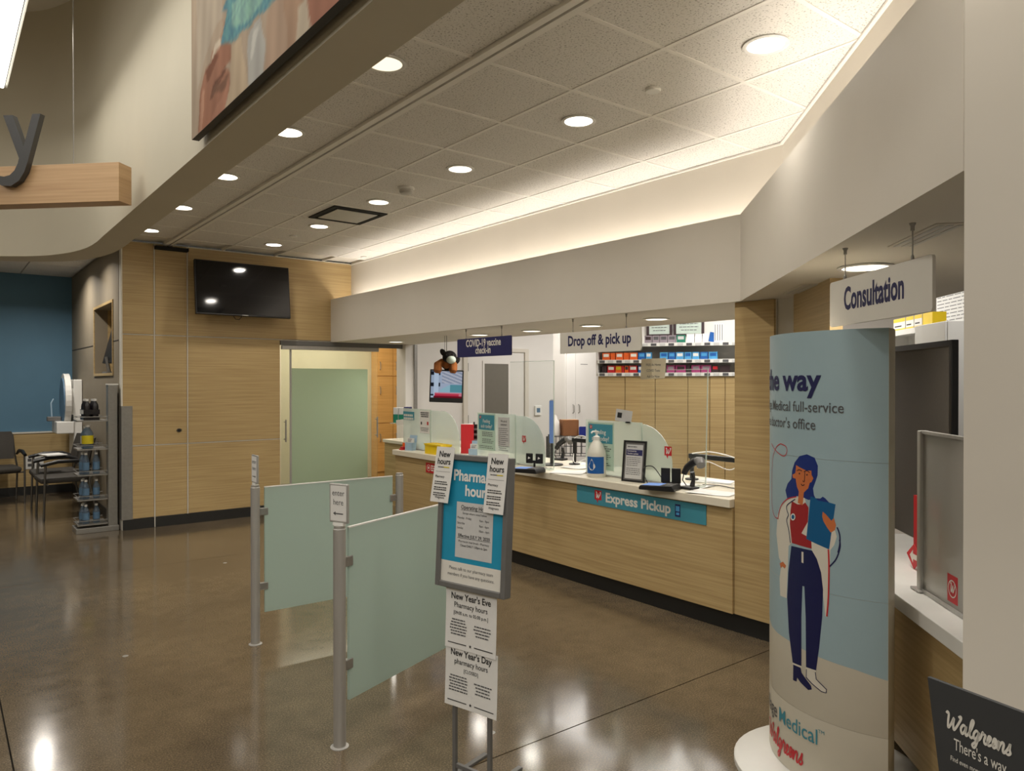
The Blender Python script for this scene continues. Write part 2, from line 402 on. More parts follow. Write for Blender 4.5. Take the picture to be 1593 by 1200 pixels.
def colorgrid(name, mat, pts, cols, nx, ny, parent):
    me = bpy.data.meshes.new(name)
    me.from_pydata(pts, [], [(j*nx+i, j*nx+i+1, (j+1)*nx+i+1, (j+1)*nx+i) for j in range(ny-1) for i in range(nx-1)]); me.update()
    a = me.color_attributes.new('print', 'FLOAT_COLOR', 'POINT'); a.data.foreach_set('color', [c for q in cols for c in q])
    me.materials.append(m[mat]); o = bpy.data.objects.new(name, me); COL.objects.link(o); o.parent = parent; return o

# ================================================================== SETTING
CZ = 3.105; YT = 8.75; BX = 3.93; BZ0, BZ1 = 2.09, 2.63
# ---- floor: poured slabs between recessed control joints
floor = MB().box(-9, 12, -10, 14, -.12, -.012).build('floor', 'joint'); struct(floor)
xs = [-9, -4.155, .245, 4.645, 9.045, 12]; ys = [-10, -6.3, -1.9, 2.495, 6.9, 11.3, 14]; jg = .0035
for i in range(len(xs)-1):
    for j in range(len(ys)-1):
        MB().box(xs[i]+jg, xs[i+1]-jg, ys[j]+jg, ys[j+1]-jg, -.02, 0).build('slab', 'floor', floor)
for px, py in ((195, 1021), (765, 1140), (350, 876)):
    p = onz(px, py, 0); k = MB().lathe([(.017, .0002), (.015, .0012), (.008, .0014), (.007, .0004)], p, 14).build('anchor_plug', 'steel', floor)

# ---- tiled ceiling
ceil = MB().box(1.10, 4.30, -2, 8.80, CZ+.02, CZ+.10).build('ceiling', 'rail'); struct(ceil)
ceil2 = MB().box(-9, 1.60, 8.62, 12.5, CZ+.02, CZ+.10).build('ceiling_panel', 'rail', ceil)
YL = [1.60+.61*i for i in range(-6, 12)]
def tile(x0, x1, y0, y1):
    g = .011; poly = [(x0+g, y0+g), (x1-g, y0+g), (x1-g, y1-g), (x0+g, y1-g)]
    lim = 1.62                                  # clip against the diagonal cove wall: keep y >= x - lim
    out = []
    for i in range(len(poly)):
        a, b = poly[i], poly[(i+1) % len(poly)]; da, db = a[1]-a[0]+lim, b[1]-b[0]+lim
        if da >= 0: out.append(a)
        if da*db < 0: t = da/(da-db); out.append((a[0]+(b[0]-a[0])*t, a[1]+(b[1]-a[1])*t))
    if len(out) < 3: return
    MB().prism(out, CZ-.004, CZ+.02).build('tile', 'tile', ceil)
XL = [2.05, 2.60, 3.21, 3.82, 4.22]
for j in range(len(YL)-1):
    y0, y1 = YL[j], min(YL[j+1], 8.735)
    if y0 > 8.7: continue
    for i in range(4): tile(XL[i], XL[i+1], y0, y1)
    tile(1.39, 1.97, y0, y1); tile(1.13, 1.39, y0, y1)
for x in (1.39, 2.60, 3.21, 3.82):
    MB().box(x-.011, x+.011, max(-2, x-1.62), 8.74, CZ-.008, CZ+.02).build('grid_rail', 'rail', ceil)
for y in YL:
    if y < 8.7: MB().box(1.13, min(4.21, y+1.62), y-.011, y+.011, CZ-.0075, CZ+.02).build('grid_rail', 'rail', ceil)
for i in range(5):
    for j in range(6):
        tx0 = 1.54-.61*(i+1); ty0 = 8.76+.61*j
        MB().box(tx0+.008, tx0+.602, ty0+.008, min(ty0+.602, 12.34), CZ-.004, CZ+.02).build('tile', 'tile', ceil)
# folding partition track set in the ceiling
trk = MB().box(1.965, 2.003, -2, 8.74, CZ-.022, CZ+.02).box(2.019, 2.055, -2, 8.74, CZ-.022, CZ+.02).box(2.003, 2.019, -2, 8.74, CZ+.008, CZ+.02).build('trim_1', 'rail'); struct(trk)
MB().box(2.0035, 2.0185, -2, 8.74, CZ-.006, CZ+.007).build('track_slot', 'vblack', trk)
MB().box(1.88, 2.215, 8.66, 8.752, CZ-.07, CZ-.036).build('track_pocket', 'vblack', trk)

# ---- far wall: veneered panels with pale reveals
wf = MB().box(1.56, 3.28, YT+.012, YT+.14, 0, CZ).box(3.28, 4.95, YT+.012, YT+.14, 2.09, CZ).build('wall_far', 'trimw'); struct(wf)
colx = [(1.566, 1.872), (1.888, 2.213), (2.229, 3.274)]
for i, (a, b) in enumerate(colx):
    for z0, z1 in ((.115, .893), (.905, 2.094), (2.106, CZ-.012)):
        bb = 4.22 if (i == 2 and z0 > 2) else b
        MB().box(a, bb, YT-.003, YT+.013, z0, z1).build('panel', 'wood', wf, bevel=.002)
for x0, x1, z0, z1 in ((1.8725, 1.8875, .002, CZ-.036), (2.2135, 2.2285, .11, CZ-.012)): MB().box(x0+.003, x1-.003, YT-.006, YT+.012, z0, z1).build('reveal_strip', 'trimw', wf)
for x0, x1 in ((1.566, 1.872), (1.888, 2.213), (2.229, 3.274)):
    for z in (.899, 2.10): MB().box(x0, x1, YT-.005, YT+.012, z-.003, z+.003).build('reveal_strip', 'trimw', wf)
MB().box(2.229, 4.2, YT-.006, YT+.012, CZ-.011, CZ-.002).build('reveal_strip', 'trimw', wf)
cup = MB().lathe([(.030, 0), (.030, .004), (.022, .004), (.020, -.004)], (0, 0, 0), 20, 1, .8).build('cup_pull', 'chrome', wf, smooth=True, loc=(2.13, YT-.004, 1.05), rot=(PI/2, 0, 0))
MB().lathe([(.019, .0045), (.017, .0048)], (0, 0, 0), 16, 1, .8).build('cup_recess', 'black', cup)
bf = MB().box(1.566, 1.872, YT-.012, YT+.012, 0, .108).box(1.890, 3.274, YT-.012, YT+.012, 0, .108).build('baseboard_far', 'kick'); struct(bf)
cg = MB().box(1.557, 1.66, YT-.010, YT-.0035, .11, 1.33).box(1.553, 1.557, YT-.010, YT+.10, .11, 1.33).build('trim_2', 'steel'); struct(cg, 'steel corner guard low on the panelled far wall')
ce = MB().box(1.551, 1.566, YT-.006, YT+.012, 1.33, CZ-.01).build('trim_3', 'trimw'); struct(ce)

# ---- waiting alcove at the left
ws = MB().box(1.556, 1.70, 8.89, 12.5, 0, 1.69).box(1.556, 1.70, 8.89, 12.5, 2.48, CZ).box(1.556, 1.70, 8.89, 9.22, 1.69, 2.48).box(1.556, 1.70, 10.42, 12.5, 1.69, 2.48).build('wall_side', 'taupe'); struct(ws)
for a_, b_ in ((8.90, 9.188), (10.452, 12.34)): MB().box(1.553, 1.558, a_, b_, 2.037, 2.047).build('seam', 'joint', ws)
MB().box(1.70, 2.02, 9.17, 10.47, 1.64, 1.69).box(1.70, 2.02, 9.17, 10.47, 2.48, 2.53).box(1.70, 2.02, 9.17, 9.22, 1.69, 2.48).box(1.70, 2.02, 10.42, 10.47, 1.69, 2.48).box(1.98, 2.02, 9.22, 10.42, 1.69, 2.48).build('niche_lining', 'wood', ws)
fr = MB().box(1.545, 1.556, 9.19, 10.45, 1.66, 1.69).box(1.545, 1.556, 9.19, 10.45, 2.48, 2.51).box(1.545, 1.556, 9.19, 9.22, 1.69, 2.48).box(1.545, 1.556, 10.42, 10.45, 1.69, 2.48).build('niche_frame', 'wood', ws)
wb = MB().box(-4, 1.70, 12.36, 12.5, 0, CZ).build('wall_blue', 'blue'); struct(wb)
for x in (-3.2, -2.0, -.8, .4):
    MB().box(x+.003, min(x+1.197, 1.55), 12.335, 12.36, .12, .865).build('wainscot_panel', 'wood', wb)
MB().box(-4, 1.552, 12.325, 12.36, .865, .885).build('chair_rail', 'trimw', wb)
bb_ = MB().box(-4, 1.55, 12.33, 12.36, 0, .12).build('baseboard_blue', 'kick'); struct(bb_)
bs = MB().box(1.544, 1.556, 8.90, 12.33, 0, .12).build('baseboard_side', 'kick'); struct(bs)

# ---- curved upper wall over the shop floor with its soffit
def curve_xy(off):
    P = []
    for y in (-9, -4, 0, 2, 3, 4, 5, 6, 6.6): P.append((1.05+off, y))
    return P
outer = curve_xy(0)+[(1.05, 7.0), (1.02, 7.35), (.93, 7.70), (.76, 8.02), (.50, 8.25), (.20, 8.40), (-.2, 8.50), (-.8, 8.54), (-2, 8.55), (-9, 8.55)]
inner = [(1.27, y) for _, y in curve_xy(0)]+[(1.275, 7.05), (1.25, 7.5), (1.16, 7.9), (.97, 8.26), (.66, 8.50), (.30, 8.62), (-.2, 8.68), (-.8, 8.70), (-2, 8.70), (-9, 8.70)]
def loft(A, B, zs, ze):
    mb = MB(); n = len(A)
    v = [(x, y, zs) for x, y in A]+[(x, y, ze) for x, y in A]+[(x, y, zs) for x, y in B]+[(x, y, ze) for x, y in B]
    f = []
    for i in range(n-1):
        f += [(i, i+1, n+i+1, n+i), (2*n+i+1, 2*n+i, 3*n+i, 3*n+i+1), (i+1, i, 2*n+i, 2*n+i+1), (n+i, n+i+1, 3*n+i+1, 3*n+i)]
    f += [(0, n, 3*n, 2*n), (n-1, 2*n+n-1, 4*n-1, 2*n-1)]
    return mb.add(v, f)
def fine(P):
    q = crom(P[8:16], 5); return P[:8]+[(a.x, a.y) for a in q]+P[16:]
wu = loft(fine(outer), fine(inner), 2.75, 5.6).build('wall_upper', 'paintup', smooth=True); struct(wu)
# shop ceiling and far shop walls (out of view, they close the tall space)
MB().box(-9, 1.05, -10, 8.6, 5.0, 5.1).build('ceiling_shop', 'rail')['kind'] = 'structure'
MB().box(-9.1, -9, -10, 13, 0, 5.1).build('wall_left', 'paintup')['kind'] = 'structure'
MB().box(-9, 12, -10.1, -10, 0, 5.1).build('wall_rear', 'paintup')['kind'] = 'structure'
MB().box(-9, -4, 12.4, 12.5, 0, CZ+.1).build('wall_left_far', 'paintup')['kind'] = 'structure'

# ---- bulkhead over the counter, its underside, and the cove wall
def poly_off(d):                                # the line x=BX then the 45 degree run, moved back by d
    t = math.tan(PI/8); return [(BX+d, YT), (BX+d, 2.73-d*t), (1.90+d*.7071, .70-d*.7071)]
P0 = [(BX, YT), (BX, 2.73), (1.92, .72)]
def back(d):
    yk = BX+d-(1.2+d*1.41421); return [(BX+d, YT), (BX+d, yk), (1.92+d*.70711, .72-d*.70711)]
bk = loft(P0, back(.06), 2.24, BZ1).build('wall_bulkhead', 'paint'); struct(bk)
loft(P0, back(1.13), BZ0, 2.24).build('underside', 'paint', bk)
loft(back(.06), back(.28), 2.44, 2.48).build('cove_shelf', 'paint', bk)
cw = loft(back(.28), back(.36), 2.24, CZ+.02).build('wall_cove', 'paint'); struct(cw)
ctr = loft(back(.262), back(.28), CZ-.02, CZ-.0085).build('trim_4', 'rail'); struct(ctr)

# ---- right pillar (near wall)
wr = MB().box(1.90, 2.3, -6, .71, 0, 5.0).build('wall_right', 'paint'); struct(wr)

# ---- wood clad pillar between the two counters
wp = MB().prism([(3.985, 2.80), (3.985, 2.52), (4.22, 2.52), (4.22, 2.80)], .12, BZ0).build('wall_pillar', 'trimw'); struct(wp)
MB().box(3.965, 3.985, 2.52, 2.795, .125, BZ0-.002).build('panel', 'wood', wp)
pk = MB().box(4.0, 4.20, 2.53, 2.80, 0, .12).build('baseboard_pillar', 'kick'); struct(pk)
jt = MB().box(4.00, 4.22, 2.36, 2.515, 0, BZ0).build('trim_5', 'paint'); struct(jt)

# ---- pharmacy interior shell
MB().box(4.95, 7.65, YT+.0, YT+.14, 0, 3.0).build('wall_pharmacy', 'white')['kind'] = 'structure'
col = MB().box(4.95, 5.12, YT-.10, YT+.0, 0, BZ0).build('wall_column', 'white'); struct(col)
MB().box(5.075, 5.12, YT-.125, YT-.10, 0, BZ0).build('corner_trim', 'steel', col)
MB().box(7.65, 7.78, YT+.14, 10.4, 0, 3.0).build('wall_return', 'white')['kind'] = 'structure'
MB().box(7.78, 12, 10.3, 10.4, 0, 3.0).build('wall_back', 'white')['kind'] = 'structure'
MB().box(10.9, 11, -3, 10.4, 0, 3.0).build('wall_east', 'white')['kind'] = 'structure'
MB().box(2.4, 11, -3.1, -3, 0, 3.0).build('wall_south', 'white')['kind'] = 'structure'
pc = MB().prism([(4.30, YT+.14), (11, YT+.14), (11, -3), (2.35, -3), (2.35, .3), (4.30, 2.4)], 3.0, 3.1).build('ceiling_pharmacy', 'white'); struct(pc)
MB().box(7.65, 11, YT+.14, 10.4, 3.0, 3.1).build('ceiling_annex', 'white')['kind'] = 'structure'

# ---- room behind the sliding door
cr_ = MB().box(2.4, 2.5, YT+.14, 11.3, 0, 2.7).box(2.4, 7.3, 11.2, 11.3, 0, 2.7).build('wall_room', 'beige'); struct(cr_)
MB().box(2.4, 7.3, YT+.14, 11.3, 2.7, 2.8).build('ceiling_room', 'beige')['kind'] = 'structure'
MB().box(7.2, 7.3, YT+.14, 11.2, 0, 2.7).build('wall_room_end', 'beige')['kind'] = 'structure'
hd = MB().box(3.28, 4.95, YT-.02, YT+.012, 2.035, 2.089).build('trim_6', 'greyfr'); struct(hd)
d1 = shell('door_1', 'sliding glass door with a green frosted middle and bar handles', 'door')
MB().box(3.30, 4.60, YT+.02, YT+.032, .012, 2.0).build('glass_panel', 'doorgl', d1)
MB().box(3.425, 4.45, YT+.016, YT+.0195, .05, 1.755).build('frosted_film', 'frostd', d1)
MB().box(3.30, 4.60, YT-.015, YT+.04, 1.985, 2.034).build('header_track', 'alu', d1, bevel=.003)
MB().box(3.30, 4.60, YT+.012, YT+.04, 0.0, .05).build('bottom_rail', 'alu', d1)
for x in (3.335, 4.565):
    h_ = MB().tube([(x, YT-.035, .86), (x, YT-.035, 1.13)], .010, 10).build('bar_handle', 'steel', d1, smooth=True)
    MB().tube([(x, YT-.035, .89), (x, YT+.02, .89)], .007, 8).tube([(x, YT-.035, 1.10), (x, YT+.02, 1.10)], .007, 8).build('handle_mount', 'steel', h_, smooth=True)
MB().box(3.40, 3.425, YT+.010, YT+.0155, .05, 2.0).build('edge_stile', 'alu', d1)
# door in the pharmacy wall
d2 = shell('door_2', 'white interior door with a tall grey-blinded window', 'door')
MB().box(6.02, 7.06, YT-.012, YT-.001, .01, 2.03).build('door_slab', 'white', d2, bevel=.003)
MB().box(5.94, 6.012, YT-.03, YT-.001, 0, 2.09).box(7.068, 7.14, YT-.03, YT-.001, 0, 2.09).box(6.012, 7.068, YT-.03, YT-.001, 2.035, 2.09).build('door_frame', 'paint', d2)
MB().box(6.28, 6.31, YT-.024, YT-.012, .92, 1.90).box(6.75, 6.78, YT-.024, YT-.012, .92, 1.90).box(6.31, 6.75, YT-.024, YT-.012, 1.855, 1.90).box(6.31, 6.75, YT-.024, YT-.012, .92, .95).build('window_frame', 'white', d2)
MB().box(6.31, 6.75, YT-.018, YT-.013, .95, 1.855).build('blind', 'shade', d2)
for z in (1.80, 1.05, .3): MB().tube([(6.02, YT-.02, z-.06), (6.02, YT-.02, z+.06)], .009, 8).build('hinge', 'steel', d2)
hd2 = MB().tube([(6.99, YT-.012, .98), (6.99, YT-.06, .98), (6.88, YT-.065, .98)], .010, 8).build('lever_handle', 'steel', d2, smooth=True)

# ---- consultation bay walls (all on the 45 degree plan)
def diag(d, s): return (1.92+d*.70711+s*.70711, .72-d*.70711+s*.70711)   # d back from the bulkhead face, s along it towards the corner
wc = MB().prism([diag(.24, 1.85), diag(.24, 2.53), diag(.30, 2.53), diag(.30, 1.85)], .78, BZ0).build('wall_consultation', 'wood'); struct(wc)

# ================================================================== LAMPS AND CEILING FITTINGS
def downlight(name, label, group, loc, r, power, lens, color=(1, .935, .85), cat='ceiling light', spread=R(150)):
    t = thing(name, label, cat, loc, 0, group)
    MB().lathe([(r, 0), (r+.018, -.002), (r+.020, -.007), (r+.012, -.010), (r, -.008), (r-.004, 0.0)], (0, 0, 0), 28).build('trim_ring', 'white2', t, smooth=True)
    MB().lathe([(r*.98, -.0065), (r*.6, -.0055)], (0, 0, 0), 24).build('lens', lens, t)
    if power: area('lamp', (0, 0, -.014), (r*1.5,), power, color, shape='DISK', spread=spread, parent=t)
    return t
ords = ['nearest', 'second nearest', 'third nearest', 'fourth nearest', 'fifth nearest', 'farthest']
for i in range(6):
    y = 1.905+1.22*i
    lit = i not in (2, 3)
    downlight('recessed_downlight', ords[i]+' recessed round downlight in the middle row of the white tiled ceiling', 'downlights in the tiled ceiling', (2.93, y, CZ-.004), .082, DL_P, 'lens' if lit else 'lens3')
for i in range(5):
    y = 3.125+1.22*i
    downlight('recessed_downlight', 'recessed downlight half hidden by the curved soffit, '+ords[i][0:]+' of that row' if i < 4 else 'recessed downlight at the far end of the row beside the curved soffit', 'downlights beside the curved soffit', (1.68, y, CZ-.004), .082, SOF_P, 'lens2' if i == 0 else 'lens')
und = [(4.50, 8.10), (4.53, 6.35), (4.58, 5.55), (4.58, 4.72), (4.50, 3.90), (4.45, 2.98)]
un = ['above the sliding glass door', 'behind the navy hanging sign', 'between the navy and white hanging signs', 'behind the white drop off sign', 'right of the drop off sign', 'by the wood pillar']
for (x, y), n_ in zip(und, un):
    downlight('soffit_downlight', 'flat round downlight in the counter soffit '+n_, 'downlights under the counter soffit', (x, y, BZ0), .085, UND_P, 'lens3')
p = onz(1346, 415, BZ0); downlight('soffit_downlight', 'wide round downlight in the soffit above the consultation sign', None, p, .095, 8, 'lens3')
downlight('recessed_downlight', 'recessed downlight in the lower ceiling before the blue wall', None, tuple(onz(65, 404, CZ))[:2]+(CZ-.004,), .085, 26, 'lens')
downlight('recessed_downlight', 'recessed downlight in the lower ceiling hidden just behind the curved soffit edge', None, (1.0, 9.5, CZ-.004), .085, 20, 'lens')
# supply diffuser
t = thing('air_vent', 'square black-gapped supply air diffuser in the tiled ceiling', 'vent', (2.945, 6.19, CZ-.004))
MB().box(-.255, .255, -.28, -.235, -.010, 0).box(-.255, .255, .235, .28, -.010, 0).box(-.255, -.215, -.235, .235, -.010, 0).box(.215, .255, -.235, .235, -.010, 0).build('frame', 'vblack', t)
MB().box(-.215, .215, -.235, .235, -.003, 0).build('plenum', 'vblack', t)
MB().box(-.195, .195, -.205, .205, -.014, -.008).build('face_plate', 'diff', t, bevel=.003)
p = onz(632, 291, CZ); t = thing('smoke_detector', 'white dome smoke detector on the tiled ceiling near the air vent', 'smoke detector', (p.x, p.y, CZ-.004))
MB().lathe([(.062, 0), (.064, -.012), (.058, -.020)], n=24).build('base', 'white2', t, smooth=True)
MB().lathe([(.052, -.020), (.054, -.034), (.044, -.048), (.018, -.054)], n=24).build('sensor_dome', 'diff', t, smooth=True)
for (px, py), lab in zip(((1016, 137), (456, 366), (566, 399)), ('round white sprinkler cover plate between two near downlights', 'small sprinkler cover plate near the farthest downlight', 'pale sprinkler cover plate at the far bright end of the ceiling')):
    p = onz(px, py, CZ); tag(MB().lathe([(.038, 0), (.040, -.010), (.036, -.015), (.01, -.016)], n=22).build('sprinkler_cover', 'white2', smooth=True, loc=(p.x, p.y, CZ-.004)), lab, 'sprinkler')

# fluorescent strip hung over the shop floor
t = thing('strip_light', 'long white fluorescent strip fixture hanging high at the upper left', 'ceiling light', (.36, 5.0, 3.93))
MB().box(-.09, .09, -4.2, 2.22, .035, .09).build('housing', 'white2', t, bevel=.006)
MB().slab([(-.10, .035), (.10, .035), (.085, .06), (-.085, .06)], -4.2, 2.22).build('reflector', 'white2', t)
for a, b in ((-4.15, -2.1), (-2.05, 0.05), (.10, 2.16)):
    tb = MB().box(-.075, .075, a, b, .005, .034).build('tube', 'tubeem', t, bevel=.01)
for y in (-3.6, -.9, 1.7): MB().tube([(0, y, .09), (0, y, 1.07)], .003, 6).build('hanger', 'steel', t)
area('strip_lamp', (0, -1.0, -.01), (.14, 6.2), 34, WARM, parent=t)

# suspended wooden beam with a charcoal letter
dr = math.radians(-45)
cn = dep(185, 282, 4.6)                           # near bottom corner of the right end
t = thing('suspended_sign_beam', 'pale wood sign beam with charcoal letter y hanging at the upper left', 'sign', (cn.x, cn.y, 2.72), dr)
MB().box(-2.6, 0, 0, .125, 0, .243).build('beam', 'woodlt', t, bevel=.002)
k = 4.6/FPX
def yp(P): return [((x-185)*k*1.0, (313-y)*k) for x, y in P]
yy = [(47, 176), (61, 176), (39, 250), (33, 266), (24, 279), (10, 287), (-6, 286), (-14, 282), (-14, 270), (-2, 272), (8, 270), (16, 263), (22, 252), (24, 244), (-3, 176), (13, 176), (32, 226)]
yl = MB().slab(yp(yy), -.045, -.006).build('letter', 'letter', t)
MB().tube([((97-185)*k, .06, .243), ((97-185)*k, .06, 2.28)], .003, 6).build('cable', 'steel', t)
MB().tube([(-1.9, .06, .243), (-1.9, .06, 2.28)], .003, 6).build('cable', 'steel', t)

# ---- big photo poster on the upper wall
t = thing('wall_poster', 'large photo banner of hands and pale cloth on the upper wall', 'poster', (1.05, 3.83, 2.78), R(-90))
MB().box(0, 4.6, -.055, -.022, 0, 2.0).build('panel', 'dkgrey', t)
for bx_ in (.5, 2.2, 3.9): MB().box(bx_, bx_+.06, -.022, 0, .3, 1.7).build('wall_batten', 'dkgrey', t)
def pxz(px, py): q = onx(px, py, .994); return (3.83-q.y, q.z-2.78)
def pip(p, poly):
    c = False; x, y = p; n = len(poly)
    for i in range(n):
        x1, y1 = poly[i]; x2, y2 = poly[i-1]
        if (y1 > y) != (y2 > y) and x < (x2-x1)*(y-y1)/(y2-y1)+x1: c = not c
    return c
Q = lambda P: [pxz(300+x*.2009, y*.2009) for x, y in P]
art = [  # (polygon in the photograph's poster, colour)
 (Q([(30, -200), (230, -200), (230, 110), (140, 290), (60, 600), (30, 700)]), (196, 182, 164)),
 (Q([(225, 105), (235, 160), (245, 180), (215, 290), (150, 400), (140, 470), (95, 550), (60, 700), (45, 900), (45, 1110), (130, 1050), (230, 930), (280, 700), (290, 560), (250, 515), (300, 470), (290, 350), (250, 330), (215, 300), (240, 200)]), (172, 126, 104)),
 (Q([(140, 470), (175, 420), (205, 420), (165, 520), (110, 640), (95, 560)]), (142, 98, 78)),
 (Q([(250, 515), (265, 530), (200, 640), (150, 760), (130, 760), (160, 660)]), (126, 90, 74)),
 (Q([(75, 700), (95, 700), (80, 900), (70, 1060), (50, 1080), (55, 880)]), (196, 152, 128)),
 (Q([(285, 600), (215, 760), (150, 900), (160, 960), (230, 900), (270, 760)]), (186, 138, 116)),
 (Q([(280, 570), (160, 680), (140, 740), (250, 690)]), (138, 104, 86)),
 (Q([(212, 285), (170, 360), (140, 470), (175, 420), (225, 330)]), (222, 208, 188)),
 (Q([(300, 340), (370, 290), (420, 600), (440, 690), (330, 830), (260, 880), (290, 640)]), (206, 186, 160)),
 (Q([(430, 250), (520, 130), (560, 300), (550, 570), (440, 690), (420, 500)]), (196, 194, 188)),
 (Q([(470, 240), (520, 200), (470, 420), (440, 480)]), (222, 220, 212)),
 (Q([(575, 100), (700, -60), (760, 60), (750, 380), (560, 590)]), (196, 170, 148)),
 (Q([(700, -60), (870, -60), (800, 380), (740, 400)]), (188, 158, 134)),
 (Q([(810, 60), (880, -40), (920, 160), (850, 360), (800, 390)]), (204, 190, 170)),
 (Q([(880, -60), (1260, -60), (1240, 0), (940, 270), (890, 100)]), (178, 130, 110)),
 (Q([(225, 70), (330, -120), (780, -160), (640, 0), (520, 110), (340, 290), (280, 340), (220, 330), (245, 190), (265, 90)]), (112, 160, 176)),
 (Q([(300, 20), (440, -90), (560, -60), (520, 60), (380, 200), (300, 190)]), (150, 190, 186)),
]
NX, NY = 230, 150; x1_, z1_ = 2.6, 1.3
pts = []; cols = []
rn = random.Random(3)
ox = [rn.random()*6.28 for _ in range(12)]
for j in range(NY):
    for i in range(NX):
        x = x1_*i/(NX-1); z = z1_*j/(NY-1)
        acc = [0, 0, 0]
        for dx, dz in ((-.006, .004), (.007, .005), (0, -.007)):
            q = (x+dx+.006*math.sin(z*40+ox[0]), z+dz+.005*math.sin(x*35+ox[1])); c = (190, 172, 152)
            for poly, cc in art:
                if pip(q, poly): c = cc
            if c[2] > c[0] and c[0] < 170:     # printed cloth pattern
                w = math.sin(q[0]*95+2*math.sin(q[1]*60))*math.sin(q[1]*80+q[0]*50); c = (c[0]+14*w, c[1]+20*w, c[2]+8*w-6)
            for a in range(3): acc[a] += c[a]/3
        sh = 1+.03*math.sin(x*22+z*7+ox[2])+.025*math.sin(x*55-z*9+ox[3])
        pts.append((x, -.0562, z)); cols.append(lin([max(0, min(255, (138+(v-138)*1.12)*sh*.82)) for v in acc]))
colorgrid('printed_photo', 'poster', pts, cols, NX, NY, t)

# ---- wall television
t = thing('wall_television', 'black flat television mounted high on the panelled far wall', 'television', (2.785, 8.555, 2.335))
tilt = R(-6.5)
def tv(mb, name, mat, par=t, **k): o = mb.build(name, mat, par, **k); o.rotation_euler = (tilt, 0, 0); return o
bz = tv(MB().box(-.535, .535, -.045, 0, 0, .615), 'bezel', 'black', bevel=.006)
MB().box(-.523, .523, -.0465, -.044, .016, .603).build('screen', 'screenoff', bz)
flat([rect(-.035, .035, .005, .011)], 'alu', bz, -.0462, 'badge')
MB().box(-.30, .30, 0.0, .05, .12, .50).build('back_housing', 'black', bz, bevel=.01)
MB().box(-.2, .2, .08, .19, .2, .55).build('wall_bracket', 'black', t)
MB().tube([(-.12, .01, .01), (-.09, .02, -.03), (-.05, .02, -.035), (-.02, .01, .005)], .004, 6).build('cable', 'black', t)

# ================================================================== COUNTERS
t = thing('service_counter', 'long maple pharmacy counter base with black toe kick', 'counter', (3.95, 5.0, 0))
ct_y0, ct_y1 = 2.80-5, 7.10-5
for a, b in ((ct_y0, 1.40), (1.404, ct_y1)): MB().box(0, .022, a, b, .125, .793).build('front_panel', 'wood', t)
MB().box(.022, .66, ct_y0, ct_y1, .125, .793).build('carcass', 'wood', t)
MB().box(0, .66, ct_y1, ct_y1+.02, .125, .793).build('end_panel', 'wood', t)
MB().box(.05, .62, ct_y0, ct_y1-.02, 0, .125).build('toe_kick', 'kick', t)
CT = .85
tp = MB().box(-.03, .75, ct_y0, ct_y1+.04, .795, CT).build('worktop', 'count', t, bevel=.004)
# lower back counter with a sink at the far end
t = thing('sink_counter', 'small wood counter with cream top and sink beyond the far counter end', 'counter', (4.62, 8.0, 0))
MB().box(0, .60, -.55, .62, .0, .80).build('base_cabinet', 'wood', t)
MB().box(-.03, .62, -.58, .62, .802, .842).build('worktop', 'count', t, bevel=.004)
fz = MB().tube([(.22, .30, .842), (.22, .30, 1.02), (.20, .25, 1.05), (.15, .10, 1.03), (.14, .07, .99)], .012, 10).build('faucet', 'chrome', t, smooth=True)
MB().tube([(.22, .30, .95), (.30, .30, .97)], .008, 8).build('tap_lever', 'chrome', fz, smooth=True)
# tall maple cabinets behind the passage, orange light painted into their colour
t = thing('tall_cabinet', 'tall maple cupboard with plain doors in the passage beyond the counter end', 'cabinet', (6.045, 11.0, 0))
MB().box(-.30, .98, 0, .18, 0, 2.6).build('body', 'kraft', t)
for z0, z1 in ((.10, .895), (.905, 1.68), (1.69, 2.55)):
    for a, b in ((-.295, -.004), (.004, .48), (.488, .97)):
        dd = MB().box(a, b, -.02, -.001, z0, z1).build('door', 'kraft', t, bevel=.002)
        hx = a+.05; zh = z1-.30 if z0 < 1 else z0+.10
        MB().tube([(hx, -.02, zh), (hx, -.045, zh+.01), (hx, -.045, zh+.12), (hx, -.02, zh+.13)], .006, 6).build('handle', 'steel', dd)

# consultation counter on the 45 degree plan
RC = R(-135)                                       # local x runs along the front to the right, local -y faces the room
def dloc(d, s, z=0): a = diag(d, s); return (a[0], a[1], z)
t = thing('consultation_counter', 'white topped wood counter under the consultation sign', 'counter', dloc(.29, 1.0), RC)
CC = .76
MB().prism([(-1.36, .05), (.66, .05), (.08, .63), (-1.36, .63)], .12, CC-.058).build('base_panel', 'wood', t)
MB().prism([(-1.36, .20), (.50, .20), (.08, .62), (-1.36, .62)], 0, .12).build('toe_kick', 'kick', t)
MB().prism([(-1.38, .02), (-.87, .02), (-.85, 0), (.70, 0), (.05, .65), (-1.38, .65)], CC-.056, CC).build('worktop', 'white2', t, bevel=.003)
# privacy screen
a = onz(1400, 818, .86); b = onz(1487, 871, .86)
t = thing('privacy_screen', 'tall dark grey fabric privacy screen with black frame behind the consultation counter', 'screen', dloc(.80, 1.0, CC+.002), RC)
import mathutils
def loc_x(px, d=.80):                               # where a pixel column meets the vertical plane d behind the bulkhead face
    q = onp(px, 594, (diag(d, 0)[0], diag(d, 0)[1], 0), (1, -1, 0)); s = ((q.x-diag(d, 0)[0])+(q.y-diag(d, 0)[1]))/1.41421; return 1.0-s
x0, x1 = loc_x(1340), loc_x(1486)
MB().box(x0+.02, x1-.03, -.008, .008, .0, .995).build('fabric', 'privacy', t)
MB().box(x0, x1-.03, -.014, .014, .995, 1.027).box(x1-.03, x1, -.016, .016, 0, 1.027).box(x0, x0+.02, -.016, .016, 0, 1.027).build('frame', 'black', t, bevel=.003)
